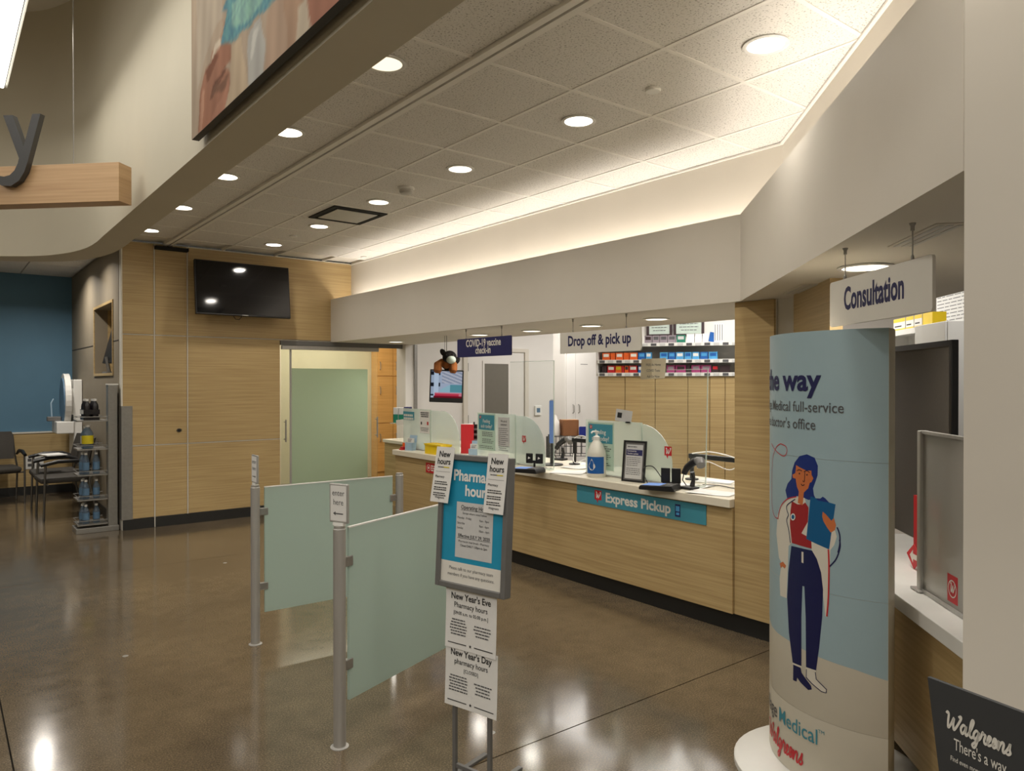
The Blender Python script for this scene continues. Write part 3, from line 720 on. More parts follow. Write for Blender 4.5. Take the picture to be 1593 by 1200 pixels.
# frosted partition in an aluminium frame
t = thing('counter_partition', 'frosted partition in aluminium frame standing on the consultation counter', 'partition', dloc(.41, 1.0, CC+.002), RC)
x0 = loc_x(1434, .41); x1 = x0+.62
MB().box(x0, x0+.030, -.018, .018, 0, .635).build('post', 'alu', t, bevel=.004)
MB().box(x0-.03, x0+.05, -.03, .03, 0, .008).build('foot', 'alu', t, bevel=.002)
MB().box(x0+.03, x1, -.012, .012, 0, .014).box(x0+.03, x1, -.012, .012, .624, .635).build('rail', 'alu', t)
MB().box(x0+.03, x1, -.005, .005, .014, .624).build('pane', 'frostw', t)
sx_ = loc_x(1482, .405)
st = flat([rect(sx_-.035, sx_+.045, .03, .13)], 'red', t, -.0056, 'sticker')
ring = [(sx_+.004+.032*math.cos(a*PI/12), .080+.032*math.sin(a*PI/12)) for a in range(24)]
flat([[ring[i], ring[(i+1) % 24], (sx_+.004+(ring[(i+1) % 24][0]-sx_-.004)*.86, .080+(ring[(i+1) % 24][1]-.080)*.86), (sx_+.004+(ring[i][0]-sx_-.004)*.86, .080+(ring[i][1]-.080)*.86)] for i in range(24)], 'signw', st, -.0062, 'ring_print')
V, F = script2d(sx_-.014, .068, .019, w=.3, paths=[WPATH]); mb = MB(); mb.add([(q, -.0062, r_) for q, r_ in V], F); mb.build('logo_letter', 'signw', st)
# red arrow plate behind it
t = thing('arrow_sign', 'red diamond sign with white arrow standing behind the frosted partition', 'sign', dloc(.52, 1.0, CC+.002), RC)
ax = loc_x(1412, .52)
MB().slab([(ax, .055), (ax+.075, -.0), (ax+.15, .055), (ax+.075, .11)], -.002, .002).build('plate', 'red', t)
flat([[(ax+.035, .055), (ax+.07, .025), (ax+.07, .043), (ax+.11, .043), (ax+.11, .067), (ax+.07, .067), (ax+.07, .085)]], 'signw', t, -.0028, 'arrow')
t = thing('red_display_board', 'red board seen dimly behind the frosted consultation partition', 'board', dloc(.60, 1.0, CC+.002), RC)
bx = loc_x(1424, .60); MB().box(bx, bx+.26, -.006, .006, 0, .30).build('panel', 'red', t); MB().box(bx+.07, bx+.26, -.007, -.006, .05, .22).build('printed_sheet', 'paper2', t)

# ================================================================== QUEUE BARRIERS
def barrier(label, p0, rz, length, far_gap, arrow):
    t = thing('queue_barrier', label, 'barrier', (p0[0], p0[1], 0), rz, 'frosted queue barriers')
    PH = .965
    for i, x in enumerate((0, length)):
        po = MB().lathe([(.027, 0), (.027, PH-.015), (.024, PH-.012), (.024, PH), (.012, PH+.001)], (x, 0, 0), 20).build('post', 'alu', t, smooth=True)
        MB().lathe([(.040, 0), (.040, .003), (.029, .006)], (x, 0, 0), 20).build('floor_flange', 'alu', po, smooth=True)
        for z in (.345, .80):
            s = 1 if i == 0 else -1
            MB().box(min(x+s*.024, x+s*.075), max(x+s*.024, x+s*.075), -.012, .012, z-.022, z+.022).build('clamp', 'steel', t, bevel=.003)
    gp = MB().box(.055, length-.055, -.006, .006, .185, .945).build('glass_panel', 'frost', t)
    MB().box(.055, length-.055, -.0065, .0065, .945, .951).build('top_edge', 'white2', gp)
    sg = MB().slab([(-.053, 0), (.053, 0), (.053, .17), (-.053, .17)], -.006, .006).build('sign_holder', 'alu', t, bevel=.004, loc=(0, 0, PH+.012), rot=(0, 0, R(-90)))
    MB().box(-.010, .010, -.030, .030, -.012, 0.0).build('sign_collar', 'white2', t, loc=(0, 0, PH+.012))
    flat([rect(-.046, .046, .008, .162)], 'paper', sg, -.0066, 'sign_card')
    a = arrow; cx = 0
    letters([L('enter', 0, .118, .036), L('here', 0, .078, .036)], 'inkg', sg, -.0072)
    ar = [(-.030, .040), (-.016, .049), (-.016, .0425), (.028, .0425), (.028, .0375), (-.016, .0375), (-.016, .031)]
    flat([[(a*x, z) for x, z in (ar if a > 0 else ar[::-1])]], 'inkg', sg, -.0072, 'arrow')
    return t
barrier('frosted glass queue barrier nearer the wood wall with sign facing left', (1.52, 4.47), R(-1), .98, .05, -1)
barrier('frosted glass queue barrier in front with an enter here sign on its post', (1.38, 2.985), R(22), .99, .05, 1)

# ================================================================== HOURS SIGN STAND
pr = dep(786, 826, 2.79); pl = dep(680, 806, 3.0)
dx_, dy_ = pr.x-pl.x, pr.y-pl.y; rzs = math.atan2(dy_, dx_); wd = math.hypot(dx_, dy_)
mid = ((pr.x+pl.x)/2, (pr.y+pl.y)/2)
t = thing('floor_sign_stand', 'grey framed blue pharmacy hours sign on a two legged floor stand', 'sign stand', (mid[0], mid[1], 0), rzs)
FZ0, FZ1 = .765, 1.298; w2 = .178; LEAN = R(-3.5)
fm = MB().box(-w2, -w2+.022, -.012, .030, 0, FZ1-FZ0).box(w2-.022, w2, -.012, .030, 0, FZ1-FZ0).box(-w2+.022, w2-.022, -.012, .030, 0, .022).box(-w2+.022, w2-.022, -.012, .030, FZ1-FZ0-.022, FZ1-FZ0).build('frame', 'greyfr', t, bevel=.003, loc=(0, 0, FZ0), rot=(LEAN, 0, 0))
hh = FZ1-FZ0; ww = w2-.022
pn = MB().box(-ww, ww, 0, .02, .022, hh-.022).build('poster', 'cyan', fm)
flat([rect(-ww, ww, .022, .105)], 'signw', fm, -.0006, 'footer_strip')
letters([L('Please talk to our pharmacy team', 0, .074, .0185), L('members if you have any questions.', 0, .050, .0185)], 'inkg', fm, -.0014)
letters([L('Pharmacy', 0.002, .430, .060, 'c', .03, .92), L('hours', .020, .372, .060, 'c', .03, .92)], 'white2', fm, -.0014, 'heading')
sh = flat([rect(-.085, .103, .125, .345)], 'paper2', fm, -.0010, 'hours_sheet')
letters([L('Operating Hours', .01, .318, .023, 'c', .012), L('Except where noted below', .01, .298, .0125), L('Monday - Friday', -.078, .279, .0125, 'l'), L('9am - 9pm', .035, .276, .0125, 'l'),
         L('Saturday', -.078, .258, .0125, 'l'), L('9am - 6pm', .035, .255, .0125, 'l'), L('Sunday', -.078, .239, .0125, 'l'), L('10am - 6pm', .035, .236, .0125, 'l'),
         L('Effective JULY 29, 2020', .01, .206, .019, 'c', .014), L('Pharmacist meal break - Pharmacy', .01, .186, .0125), L('Closed DAILY 1:30pm to 2pm', .01, .170, .0125, 'c', .012)], 'ink', sh, -.0016)
flat([rect(-.062, .082, .3135, .315), rect(-.075, .095, .2018, .2032)], 'ink', sh, -.0016, 'underline')
for x in (-.095, .085):
    MB().box(x-.008, x+.008, .012, .026, 0.0, FZ0+.06).build('leg', 'greyfr', t)
for x in (-.095, .085): MB().box(x-.011, x+.011, -.20, .22, 0, .012).build('foot_bar', 'greyfr', t, bevel=.002)
MB().box(-.085, .077, .012, .026, .04, .055).build('cross_bar', 'greyfr', t)
def pcurve(x0, x1, z0, z1, y, bow, tilt=0):           # a sheet of paper with slight curl, own thickness
    mb = MB(); n = 8; V = []
    for j in range(n+1):
        for i in range(n+1):
            a = i/n; b = j/n; x = x0+(x1-x0)*a; z = z0+(z1-z0)*b
            yy = y-bow*((1-b)**2)*.9-bow*.5*abs(a-.5)*2*(1-b)
            V.append((x+tilt*(z-z1), yy, z))
    n1 = n+1; k = len(V); V += [(x, yy+.0006, z) for x, yy, z in V]
    F = [(j*n1+i, j*n1+i+1, (j+1)*n1+i+1, (j+1)*n1+i) for j in range(n) for i in range(n)]
    F += [tuple(q+k for q in f[::-1]) for f in F]
    return mb.add(V, F), (lambda x, z: y-bow*((1-(z-z0)/(z1-z0))**2)*.9-bow*.5*abs((x-x0)/(x1-x0)-.5)*2*(1-(z-z0)/(z1-z0)))
def on_sheet(items, polys, mat, par, fy, tilt, z1, name='lettering'):
    V, F = text2d(items) if items else ([], []); mb = MB()
    mb.add([(a+tilt*(b-z1), fy(a, b)-.0012, b) for a, b in V], F)
    for p in polys: mb.add([(a+tilt*(b-z1), fy(a, b)-.0012, b) for a, b in p], [tuple(range(len(p)))])
    o = mb.build(name, mat, par)
    if len(polys) > 1: o['kind'] = 'stuff'
    return o
star = [(.0075*(1 if i % 2 == 0 else .42)*math.sin(i*PI/5), .0075*(1 if i % 2 == 0 else .42)*math.cos(i*PI/5)) for i in range(10)]
def notice(title, sub, third, z0, z1, x0, x1, lab, seed, yoff, dz):
    nt = thing('taped_notice', lab, 'notice', (mid[0], mid[1], 0), rzs, 'holiday notices under the hours sign')
    mb, fy = pcurve(x0, x1, z0, z1, yoff, .006, 0); mb.build('sheet', 'paper', nt)
    c = (x0+x1)/2
    on_sheet([L(title, c, z1-.043, .036, 'c', .018, .88), L(sub, c, z1-.075, .030, 'c', .006, .88), L(third, c, z1-.103, .019, 'c', .006)], [], 'ink', nt, fy, 0, z1)
    pl = bars(x0+.02, c-.015, z1-.122, 6, .0115, .005, 'c', seed)+bars(c+.015, x1-.025, z1-.132, 4, .0125, .005, 'c', seed+5)
    on_sheet([], pl, 'inkg', nt, fy, 0, z1, 'fine_print')
    on_sheet([], [rect(x0+.015, c-.02, z0+.020, z0+.0235), rect(c+.02, x1-.015, z0+.020, z0+.0235), [(c+a, z0+.022+b) for a, b in star][::-1]], 'ink', nt, fy, 0, z1, 'ornament')
    MB().box(c-.03, c+.03, yoff+.0008, yoff+.0016, z1-.02, z1-.005).build('tape', 'cleare', nt)
notice("New Year's Eve", 'Pharmacy hours', '[09:00 a.m. to 05:00 p.m.]', .525, .765, -.130, .130, "white New Year's Eve hours notice hanging right under the blue sign", 2, .006, 0)
notice("New Year's Day", 'pharmacy hours', '[CLOSED]', .295, .540, -.130, .136, "white New Year's Day closed notice, lowest sheet on the sign stand", 9, .0035, 0)
def slip(x0, z0, z1, tilt, lab, yoff):
    nt = thing('hours_slip', lab, 'notice', (mid[0], mid[1], FZ0), rzs, 'new hours slips on the sign corners')
    nt.rotation_euler = (LEAN, 0, rzs); x1 = x0+.098
    mb, fy = pcurve(x0, x1, z0, z1, yoff, .004, tilt); mb.build('sheet', 'paper', nt); c = (x0+x1)/2
    on_sheet([L('New', c, z1-.040, .034, 'c', .02), L('hours', c, z1-.070, .034, 'c', .02)], [], 'ink', nt, fy, tilt, z1)
    on_sheet([], bars(c-.03, c+.002, z1-.080, 1, .01, .004, 'l', 4, 0)+[rect(x0+.01, x1-.01, z1-.1005, z1-.0995)], 'inkg', nt, fy, tilt, z1, 'rule')
    on_sheet([], [rect(c+.002, c+.032, z1-.084, z1-.080)], 'ylab', nt, fy, tilt, z1, 'highlight')
    on_sheet([L('Pharmacy', x0+.012, z1-.125, .014, 'l', .01)], bars(x0+.012, x1-.014, z1-.140, 2, .0085, .004, 'l', 7)+bars(x0+.012, x1-.014, z1-.163, 2, .0085, .004, 'l', 8)+bars(x0+.012, x1-.014, z1-.186, 2, .0085, .004, 'l', 9), 'ink', nt, fy, tilt, z1, 'fine_print')
    on_sheet([L('Walgreens', c, z0+.016, .013, 'c', .006)], [], 'ink', nt, fy, tilt, z1, 'maker_line')
slip(-.192, .335, .560, .10, 'white new hours slip taped to the top left corner of the blue sign', -.0150)
slip(.078, .318, .548, .05, 'white new hours slip taped to the top right corner of the blue sign', -.0145)

# ================================================================== TOTEM DISPLAY
CR, SR = math.cos(YAW), math.sin(YAW)
def ld(l, d): return Vector((l*CR+d*SR, -l*SR+d*CR))
RA, HA = .445, R(55)
Rp = ld(1.356, 2.65); ev = (ld(-.182, .983)).normalized(); nv = ld(-.983, -.182).normalized()
Mp = Rp+ev*RA*math.sin(HA); Cf = Mp-nv*RA*math.cos(HA); Cb = Mp+nv*RA*math.cos(HA)
def arc(u, off=0): f = u/RA-HA; return Cf+(nv*math.cos(f)+ev*math.sin(f))*(RA+off)
def arcb(u, off=0): f = u/RA-HA; return Cb+(-nv*math.cos(f)+ev*math.sin(f))*(RA+off)
UL = 2*HA*RA
tt = thing('totem_display', 'tall pale blue curved cardboard totem with a doctor figure on a white base', 'display stand', (Mp.x, Mp.y, 0))
def tl(p): return (p.x-Mp.x, p.y-Mp.y)
ZF = [.035, .30, .79, 1.295, 1.785]
for a, b in zip(ZF[:-1], ZF[1:]):
    for nm, fn, mt in (('front_card', arc, 'totcream'), ('back_card', arcb, 'totside')):
        mb = MB(); n = 52; V = []
        for z in (a+.0004, a+.004, b-.004, b-.0004):
            for i in range(n+1): q = tl(fn(UL*i/n, -.0008 if z in (a+.0004, b-.0004) else 0)); V.append((q[0], q[1], z))
        F = [(j*(n+1)+i, (j+1)*(n+1)+i, (j+1)*(n+1)+i+1, j*(n+1)+i+1) for j in range(3) for i in range(n)]
        if fn is arcb: F = [f[::-1] for f in F]
        mb.add(V, F).build(nm, mt, tt, smooth=True)
lens_ = [tl(arc(UL*i/24, -.0022)) for i in range(25)]+[tl(arcb(UL*(24-i)/24, -.0022)) for i in range(1, 24)]
MB().prism(lens_[::-1], .03, 1.782).build('inner_core', 'totcream', tt)
MB().lathe([(.365, 0), (.365, .022), (.35, .032), (.1, .034)], n=48).build('base_disc', 'white2', tt, smooth=True)
def tuz(px, py):
    r = ray(px, py); d = Vector((r.x, r.y)); c = -Cf
    A = d.dot(d); B = 2*d.dot(c); C_ = c.dot(c)-RA*RA; D = max(B*B-4*A*C_, 0); t_ = (-B-math.sqrt(D))/(2*A)
    p = d*t_; w = p-Cf; f = math.atan2(w.dot(ev), w.dot(nv)); return (RA*(f+HA), H+r.z*t_)
LAY = [0]
def tprint(polys, mat, name, parent=tt, lay=None, faces=None):
    """lay flat (u, z) shapes onto the curved front as thin print"""
    if lay is None: LAY[0] += 1; lay = LAY[0]
    bm = bmesh.new()
    if faces is None:
        for p in polys:
            vs = [bm.verts.new((u, z, 0)) for u, z in p]
            for t_ in mathutils.geometry.tessellate_polygon([[Vector((u, z, 0)) for u, z in p]]):
                try: bm.faces.new([vs[i] for i in t_])
                except ValueError: pass
    else:
        vs = [bm.verts.new((u, z, 0)) for u, z in polys]
        for f in faces:
            try: bm.faces.new([vs[i] for i in f])
            except ValueError: pass
    bmesh.ops.triangulate(bm, faces=bm.faces[:], quad_method='BEAUTY', ngon_method='EAR_CLIP')
    us = [v.co.x for v in bm.verts]; a = math.floor(min(us)/.0125)*.0125
    while a < max(us):
        g = bm.verts[:]+bm.edges[:]+bm.faces[:]
        bmesh.ops.bisect_plane(bm, geom=g, plane_co=(a, 0, 0), plane_no=(1, 0, 0)); a += .0125
    bm.normal_update()
    for f in bm.faces:
        if f.normal.z > 0: f.normal_flip()
    off = .0005+.00006*lay
    for v in bm.verts:
        q = tl(arc(v.co.x, off)); v.co = (q[0], q[1], v.co.y)
    me = bpy.data.meshes.new(name); bm.to_mesh(me); bm.free(); me.materials.append(m[mat])
    o = bpy.data.objects.new(name, me); COL.objects.link(o); o.parent = parent; return o
A3 = lambda P: [tuz(1190+x/4, 560+y/4) for x, y in P]
A4 = lambda P: [tuz(1190+x*.2999, 840+y*.3) for x, y in P]
bnd = [tuz(x, y) for x, y in ((1376, 1059), (1330, 1042), (1275, 1023), (1226, 996), (1210, 985), (1201, 974))]
ub = bnd[-1]; bnd += [(ub[0]+.06, ub[1]+.02), (ub[0]+.15, ub[1]+.03), (UL-.001, ub[1]+.03)]
bnd[0] = (.001, bnd[0][1])
for a, b in zip(ZF[:-1], ZF[1:]):
    lo = [(u, max(z, a+.0005)) for u, z in bnd]
    if max(z for u, z in lo) >= b: continue
    tprint([lo+[(UL-.001, b-.0005), (.001, b-.0005)]], 'totblue', 'sky_print', lay=0)
LAY[0] = 1
fig = tprint([A3([(185, 640), (215, 600), (262, 588), (310, 610), (330, 660), (328, 720), (315, 760), (300, 800), (305, 840), (318, 868), (270, 872), (240, 858), (200, 848), (140, 866), (128, 812), (142, 770), (165, 742), (170, 690)])], 'hair', 'figure_hair')
tprint([[tuz(x, y) for x, y in ((1240, 773), (1227, 776), (1216, 787), (1210, 802), (1208, 830), (1212, 868), (1216, 876), (1213, 900), (1214, 927), (1224, 931), (1227, 850), (1232, 845), (1262, 853), (1278, 905), (1281, 930), (1284, 959), (1287, 960), (1290, 920), (1292, 856), (1298, 848), (1302, 835), (1298, 822), (1262, 838), (1254, 783), (1252, 775))]], 'coatw', 'figure_coat')
tprint([[tuz(x, y) for x, y in ((1232, 780), (1241, 785), (1249, 785), (1253, 782), (1258, 790), (1257, 812), (1247, 830), (1262, 838), (1263, 854), (1232, 845), (1229, 815), (1230, 795))]], 'shirt', 'figure_shirt')
tprint([A3([(195, 655), (215, 668), (260, 690), (290, 690), (291, 716), (302, 738), (290, 762), (280, 765), (270, 800), (243, 826), (238, 880), (235, 906), (205, 890), (212, 820), (200, 790), (192, 740), (175, 735), (172, 715), (190, 705)])], 'skin', 'figure_face')
tprint([A4([(138, 32), (165, 38), (245, 56), (270, 100), (292, 170), (302, 260), (298, 400), (282, 560), (265, 682), (214, 664), (212, 400), (205, 242), (195, 240), (190, 400), (190, 662), (145, 640), (125, 480), (116, 300), (122, 170)])], 'pants', 'figure_trousers')
tprint([A3([(285, 850), (440, 900), (400, 1180), (258, 1115)])], 'clip', 'figure_clipboard')
tprint([A3([(318, 862), (345, 864), (360, 852), (376, 862), (402, 890), (330, 876)])], 'hair', 'clipboard_clip')
tprint([A3([(360, 945), (380, 962), (414, 1002), (430, 985), (443, 1030), (436, 1060), (410, 1076), (385, 1040), (365, 1005), (357, 975)])], 'skin', 'figure_hand')
tprint([A4([(148, 646), (185, 660), (191, 690), (240, 758), (244, 777), (225, 779), (185, 740), (168, 715), (165, 736), (147, 728)])], 'pants', 'figure_boot')
tprint([A4([(215, 664), (263, 684), (268, 722), (322, 776), (320, 796), (294, 790), (240, 745), (213, 715)])], 'pants', 'figure_boot')
tprint([A4([(218, 670), (260, 687), (265, 724), (318, 778), (316, 792), (295, 786), (243, 742), (217, 713)])], 'coatw', 'boot_fill')
tprint([A4([(78, 122), (95, 114), (111, 135), (104, 150), (92, 138), (84, 148)])], 'skin', 'figure_hand')
tprint([A4([(143, 636), (192, 656), (192, 666), (143, 645)]), A4([(213, 660), (266, 678), (266, 688), (213, 670)]), A4([(191, 62), (201, 64), (201, 122), (191, 118)])], 'coatw', 'trouser_detail')['kind'] = 'stuff'
def tline(P, w, mat, name, A): 
    q = crom(A(P), 5); V, F = ribbon(q, w); return tprint(V, mat, name, faces=F)
tline([(100, 522), (132, 540), (138, 572), (125, 597), (100, 592), (66, 560), (42, 520)], .0035, 'red', 'ribbon_line', A3)
tline([(100, 522), (75, 540), (58, 580), (48, 640), (45, 760), (46, 900), (60, 970), (86, 990)], .0035, 'red', 'ribbon_line', A3)
tline([(450, 1042), (466, 1090), (466, 1150), (455, 1200)], .005, 'pants', 'stethoscope_tube', A3)
tline([(388, 0), (390, 40), (370, 100), (335, 140)], .005, 'pants', 'stethoscope_tube', A4)
tline([(190, 868), (140, 905), (138, 935), (148, 965), (137, 1000), (150, 1060), (160, 1140)], .004, 'pants', 'lapel_line', A3)
tline([(198, 852), (140, 868), (100, 915), (82, 990)], .004, 'red', 'coat_edge', A3)
tline([(330, 50), (333, 140), (330, 300), (322, 398)], .006, 'red', 'coat_edge', A4)
tline([(200, 692), (215, 684), (232, 692)], .003, 'dark', 'eyebrow', A3); tline([(244, 698), (262, 690), (280, 702)], .003, 'dark', 'eyebrow', A3)
tline([(250, 700), (247, 756), (236, 752)], .0025, 'dark', 'nose_line', A3); tline([(226, 772), (236, 782), (248, 776)], .003, 'dark', 'mouth_line', A3)
for cx, cy in ((217, 708), (264, 716)): tprint([A3([(cx+4.5*math.cos(i*PI/5), cy+5.5*math.sin(i*PI/5)) for i in range(10)])], 'dark', 'eye')
tprint([A3([(177+15*math.cos(i*PI/8), 978+22*math.sin(i*PI/8)) for i in range(16)])], 'white2', 'stethoscope_chest_piece')
tprint([A3([(177+9*math.cos(i*PI/8), 978+14*math.sin(i*PI/8)) for i in range(16)])], 'clip', 'stethoscope_chest_piece')
def ttext(s, ref, pxl, pxr, py, h, mat, bold, pyr=None):
    ur, z = tuz(pxr, py); ul = tuz(pxl, py)[0]
    w = glyphs(ref, bold)[2]*h; sx = (ul-ur)/w
    V, F = text2d([(s, 0, 0, h, 'r', bold, sx)])
    V = [(ur-x, z+q) for x, q in V]
    keep = [f for f in F if max(V[i][0] for i in f) < UL-.03]
    return tprint(V, mat, 'lettering', faces=keep)
ttext('the way', 'way', 1218, 1278, 607.5, .120, 'navy', .028)
ttext('Village Medical full-service', 'full-service', 1234, 1313, 643, .058, 'inkg', .004)
ttext("care doctor's office", 'office', 1234, 1269, 669, .058, 'inkg', .004)
# bottom wordmarks: 'Village Medical' over the script name
def tangled(pxl, pyl, pxr, pyr): return tuz(pxl, pyl), tuz(pxr, pyr)
(u0, z0), (u1, z1) = tangled(1213, 1121, 1272, 1152)
V, F = text2d([('Medical', 0, 0, .083, 'l', .004, (u0-u1)/(glyphs('Medical', .004)[2]*.083)), ('TM', u0-u1+.003, .048, .02, 'l', 0, 1)])
tprint([(u0-x, z0+q) for x, q in V], 'teal', 'lettering', faces=F)
V, F = text2d([('Village', 0, 0, .083, 'r', .004, (u0-u1)/(glyphs('Medical', .004)[2]*.083))])
tprint([(u0+.022-x, z0+q) for x, q in V], 'inkg', 'lettering', faces=F)
us, zs = tuz(1198, 1128); ue, ze = tuz(1250, 1170)
V, F = script2d(0, 0, 1, w=.22); mx = max(v[0] for v in V); hs = (us-ue)/mx
tprint([(us-x*hs, zs-.028+q*.040) for x, q in V], 'red', 'script_lettering', faces=F)

# ================================================================== HANGING SIGNS
def hsign(name, label, loc, rz, w, h, mat, tilt=0):
    t = thing(name, label, 'sign', loc, rz)
    r = .012; P = []
    for cx, cz, a0 in ((w/2-r, h/2-r, 0), (-w/2+r, h/2-r, 90), (-w/2+r, -h/2+r, 180), (w/2-r, -h/2+r, 270)):
        P += [(cx+r*math.cos(R(a0+k*30)), cz+r*math.sin(R(a0+k*30))) for k in range(4)]
    MB().slab(P[::-1], -.005, .005).build('board', mat, t)
    top = BZ0-loc[2]
    for x in (-w*.33, w*.33):
        c = MB().tube([(x, 0, h/2), (x, 0, top)], .0022, 6).build('cable', 'steel', t)
        MB().lathe([(.005, h/2-.012), (.005, h/2+.010), (.003, h/2+.016)], (x, 0, 0), 10).build('grip', 'steel', c)
        MB().lathe([(.006, top-.024), (.006, top-.010), (.010, top-.003), (.010, top)], (x, 0, 0), 10).build('ceiling_cup', 'steel', c)
    return t
a, b = onx(712, 540, 3.99), onx(796, 540, 3.99)
t = hsign('hanging_sign', 'navy hanging sign reading COVID-19 vaccine check-in', (3.99, (a.y+b.y)/2, 1.912), R(-90), a.y-b.y, .175, 'signnavy')
letters([L('COVID-19 vaccine', .0, .010, .092, 'c', .026, .78), L('check-in', .0, -.058, .092, 'c', .026, .78)], 'signw', t, -.0056)
a, b = onx(872, 540, 3.99), onx(998, 540, 3.99)
t = hsign('hanging_sign', 'white hanging sign reading Drop off & pick up', (3.99, (a.y+b.y)/2, 1.90), R(-90), a.y-b.y, .168, 'signw')
letters([L('Drop off & pick up', .0, -.024, .112, 'c', .03, .80)], 'navy', t, -.0056)
a, b = dep(1293, 480, 2.87), dep(1453, 440, 2.21)
t = hsign('hanging_sign', 'white hanging sign reading Consultation', ((a.x+b.x)/2, (a.y+b.y)/2, 1.888), math.atan2(b.y-a.y, b.x-a.x), math.hypot(b.x-a.x, b.y-a.y), .172, 'signw')
letters([L('Consultation', -.018, -.028, .116, 'c', .03, .66)], 'navy', t, -.0056)
# soffit air slots of the consultation bay
for i, (px, py, lab) in enumerate(((1247, 449, 'narrow air slot in the soffit near the wood pillar'), (1440, 366, 'long air slot in the soffit above the consultation sign'))):
    p = onz(px, py, BZ0); t = thing('air_slot', lab, 'vent', (p.x, p.y, BZ0), R(-135))
    MB().box(-.20, .20, -.05, .05, -.004, 0).build('frame', 'paint', t)
    for y in (-.028, 0, .028): MB().box(-.185, .185, y-.008, y+.008, -.006, -.004).build('slat', 'diff', t)

# charcoal basket sign in the right corner
a, b = dep(1445, 1090, 1.36), dep(1598, 1130, 1.20); rz_ = math.atan2(b.y-a.y, b.x-a.x); w = math.hypot(b.x-a.x, b.y-a.y)
zt = dep(1443, 1053, 1.36).z
t = thing('basket_stand_sign', 'charcoal slanted sign on a post at the lower right corner', 'sign', (a.x, a.y, 0), rz_)
ff = MB().slab([(0, zt), (w, zt+.004), (w*1.22, zt-.05), (w*1.2, zt-.23), (.025, zt-.175)], -.004, .004).build('board', 'dkgrey', t)
q = lambda px, py: ((lambda p: ((p.x-a.x)*math.cos(rz_)+(p.y-a.y)*math.sin(rz_), p.z))(onp(px, py, (a.x, a.y, 0), (-math.sin(rz_), math.cos(rz_), 0))))
s0, s1 = q(1472, 1120), q(1577, 1150)
V, F = script2d(0, 0, 1, w=.26); mx = max(v[0] for v in V); hs = (s1[0]-s0[0])/mx
mb = MB(); mb.add([(s0[0]+x*hs, -.0052, s0[1]-.010+z*.0165) for x, z in V], F); mb.build('script_lettering', 'signw', ff)
s2, s3 = q(1487, 1146), q(1575, 1176)
ws_ = glyphs("There's a way", .004)[2]
letters([("There's a way", s2[0], s2[1]-.022, .029, 'l', .004, (s3[0]-s2[0])/(ws_*.031), 0), ('Find even more at Walgreens.com', s2[0]-.006, s2[1]-.044, .0125, 'l', .004, (s3[0]-s2[0]+.02)/(glyphs('Find even more at Walgreens.com', .004)[2]*.0125), 0)], 'signw', ff, -.0052)
MB().tube([(w*.7, .015, .02), (w*.7, .015, zt-.05)], .012, 10).build('post', 'greyfr', t)
MB().lathe([(.16, 0), (.16, .012), (.03, .02)], (w*.7, .015, 0), 28).build('base_plate', 'greyfr', t)

# ================================================================== ON THE COUNTER
RX = R(-90)                                         # local x to the right along the counter, -y to the customer
def cp(px, py): return onz(px, py, CT)
# signs stuck to the counter front
t = thing('counter_sign', 'teal Express Pickup sign on the counter front', 'sign', (3.948, 4.4, 0), RX)
q = lambda px, py: (4.4-onx(px, py, 3.948).y, onx(px, py, 3.948).z)
x0, x1 = q(898, 770)[0], q(1099, 800)[0]; zt_, zb_ = .785, .655
MB().slab([(x0+.012, zb_), (x1, zb_), (x1, zt_), (x0, zt_), (x0, zb_+.012)], -.004, 0).build('board', 'teal', t)
zc = (zt_+zb_)/2; lx = q(931, 772)[0]
wlogo(lx, zc+.012, .072, t, -.0045)
e0, e1 = q(943, 772)[0], q(1044, 795)[0]; ew = glyphs('Express Pickup', .03)[2]
sxe = (e1-e0)/(ew*.098); letters([('Express', e0, zc-.028, .098, 'l', .03, sxe)], 'signw', t, -.0048); letters([('Pickup', e1, zc-.028, .098, 'r', .03, sxe)], 'signw', t, -.0048)
px_ = q(1055, 795)[0]
ph = MB().box(px_-.022, px_+.022, -.006, -.0042, zc-.042, zc+.042).build('phone_icon', 'signnavy', t)
flat([rect(px_-.016, px_+.016, zc-.005, zc+.03), rect(px_-.012, px_+.014, zc-.030, zc-.014)], 'skyp', ph, -.0066, 'icon_screen')
t = thing('counter_sign', 'small red sign on the counter front left of the hours stand', 'sign', (3.948, 6.2, 0), RX)
q = lambda px, py: (6.2-onx(px, py, 3.948).y, onx(px, py, 3.948).z)
x0, x1 = q(663, 723)[0], q(697, 730)[0]
MB().box(x0, x1, -.004, 0, .665, .765).build('board', 'red', t)
rc = (x0+.055, .715)
for r_, mt, yy_ in ((.034, 'signw', -.0046), (.029, 'red', -.0050), (.014, 'signw', -.0054)):
    flat([[(rc[0]+r_*math.cos(i*PI/10), rc[1]+r_*math.sin(i*PI/10)) for i in range(20)]], mt, t, yy_, 'round_mark')
flat(bars(x0+.10, x1-.01, .745, 3, .022, .014, 'l', 3, .2), 'signw', t, -.0046, 'fine_print')

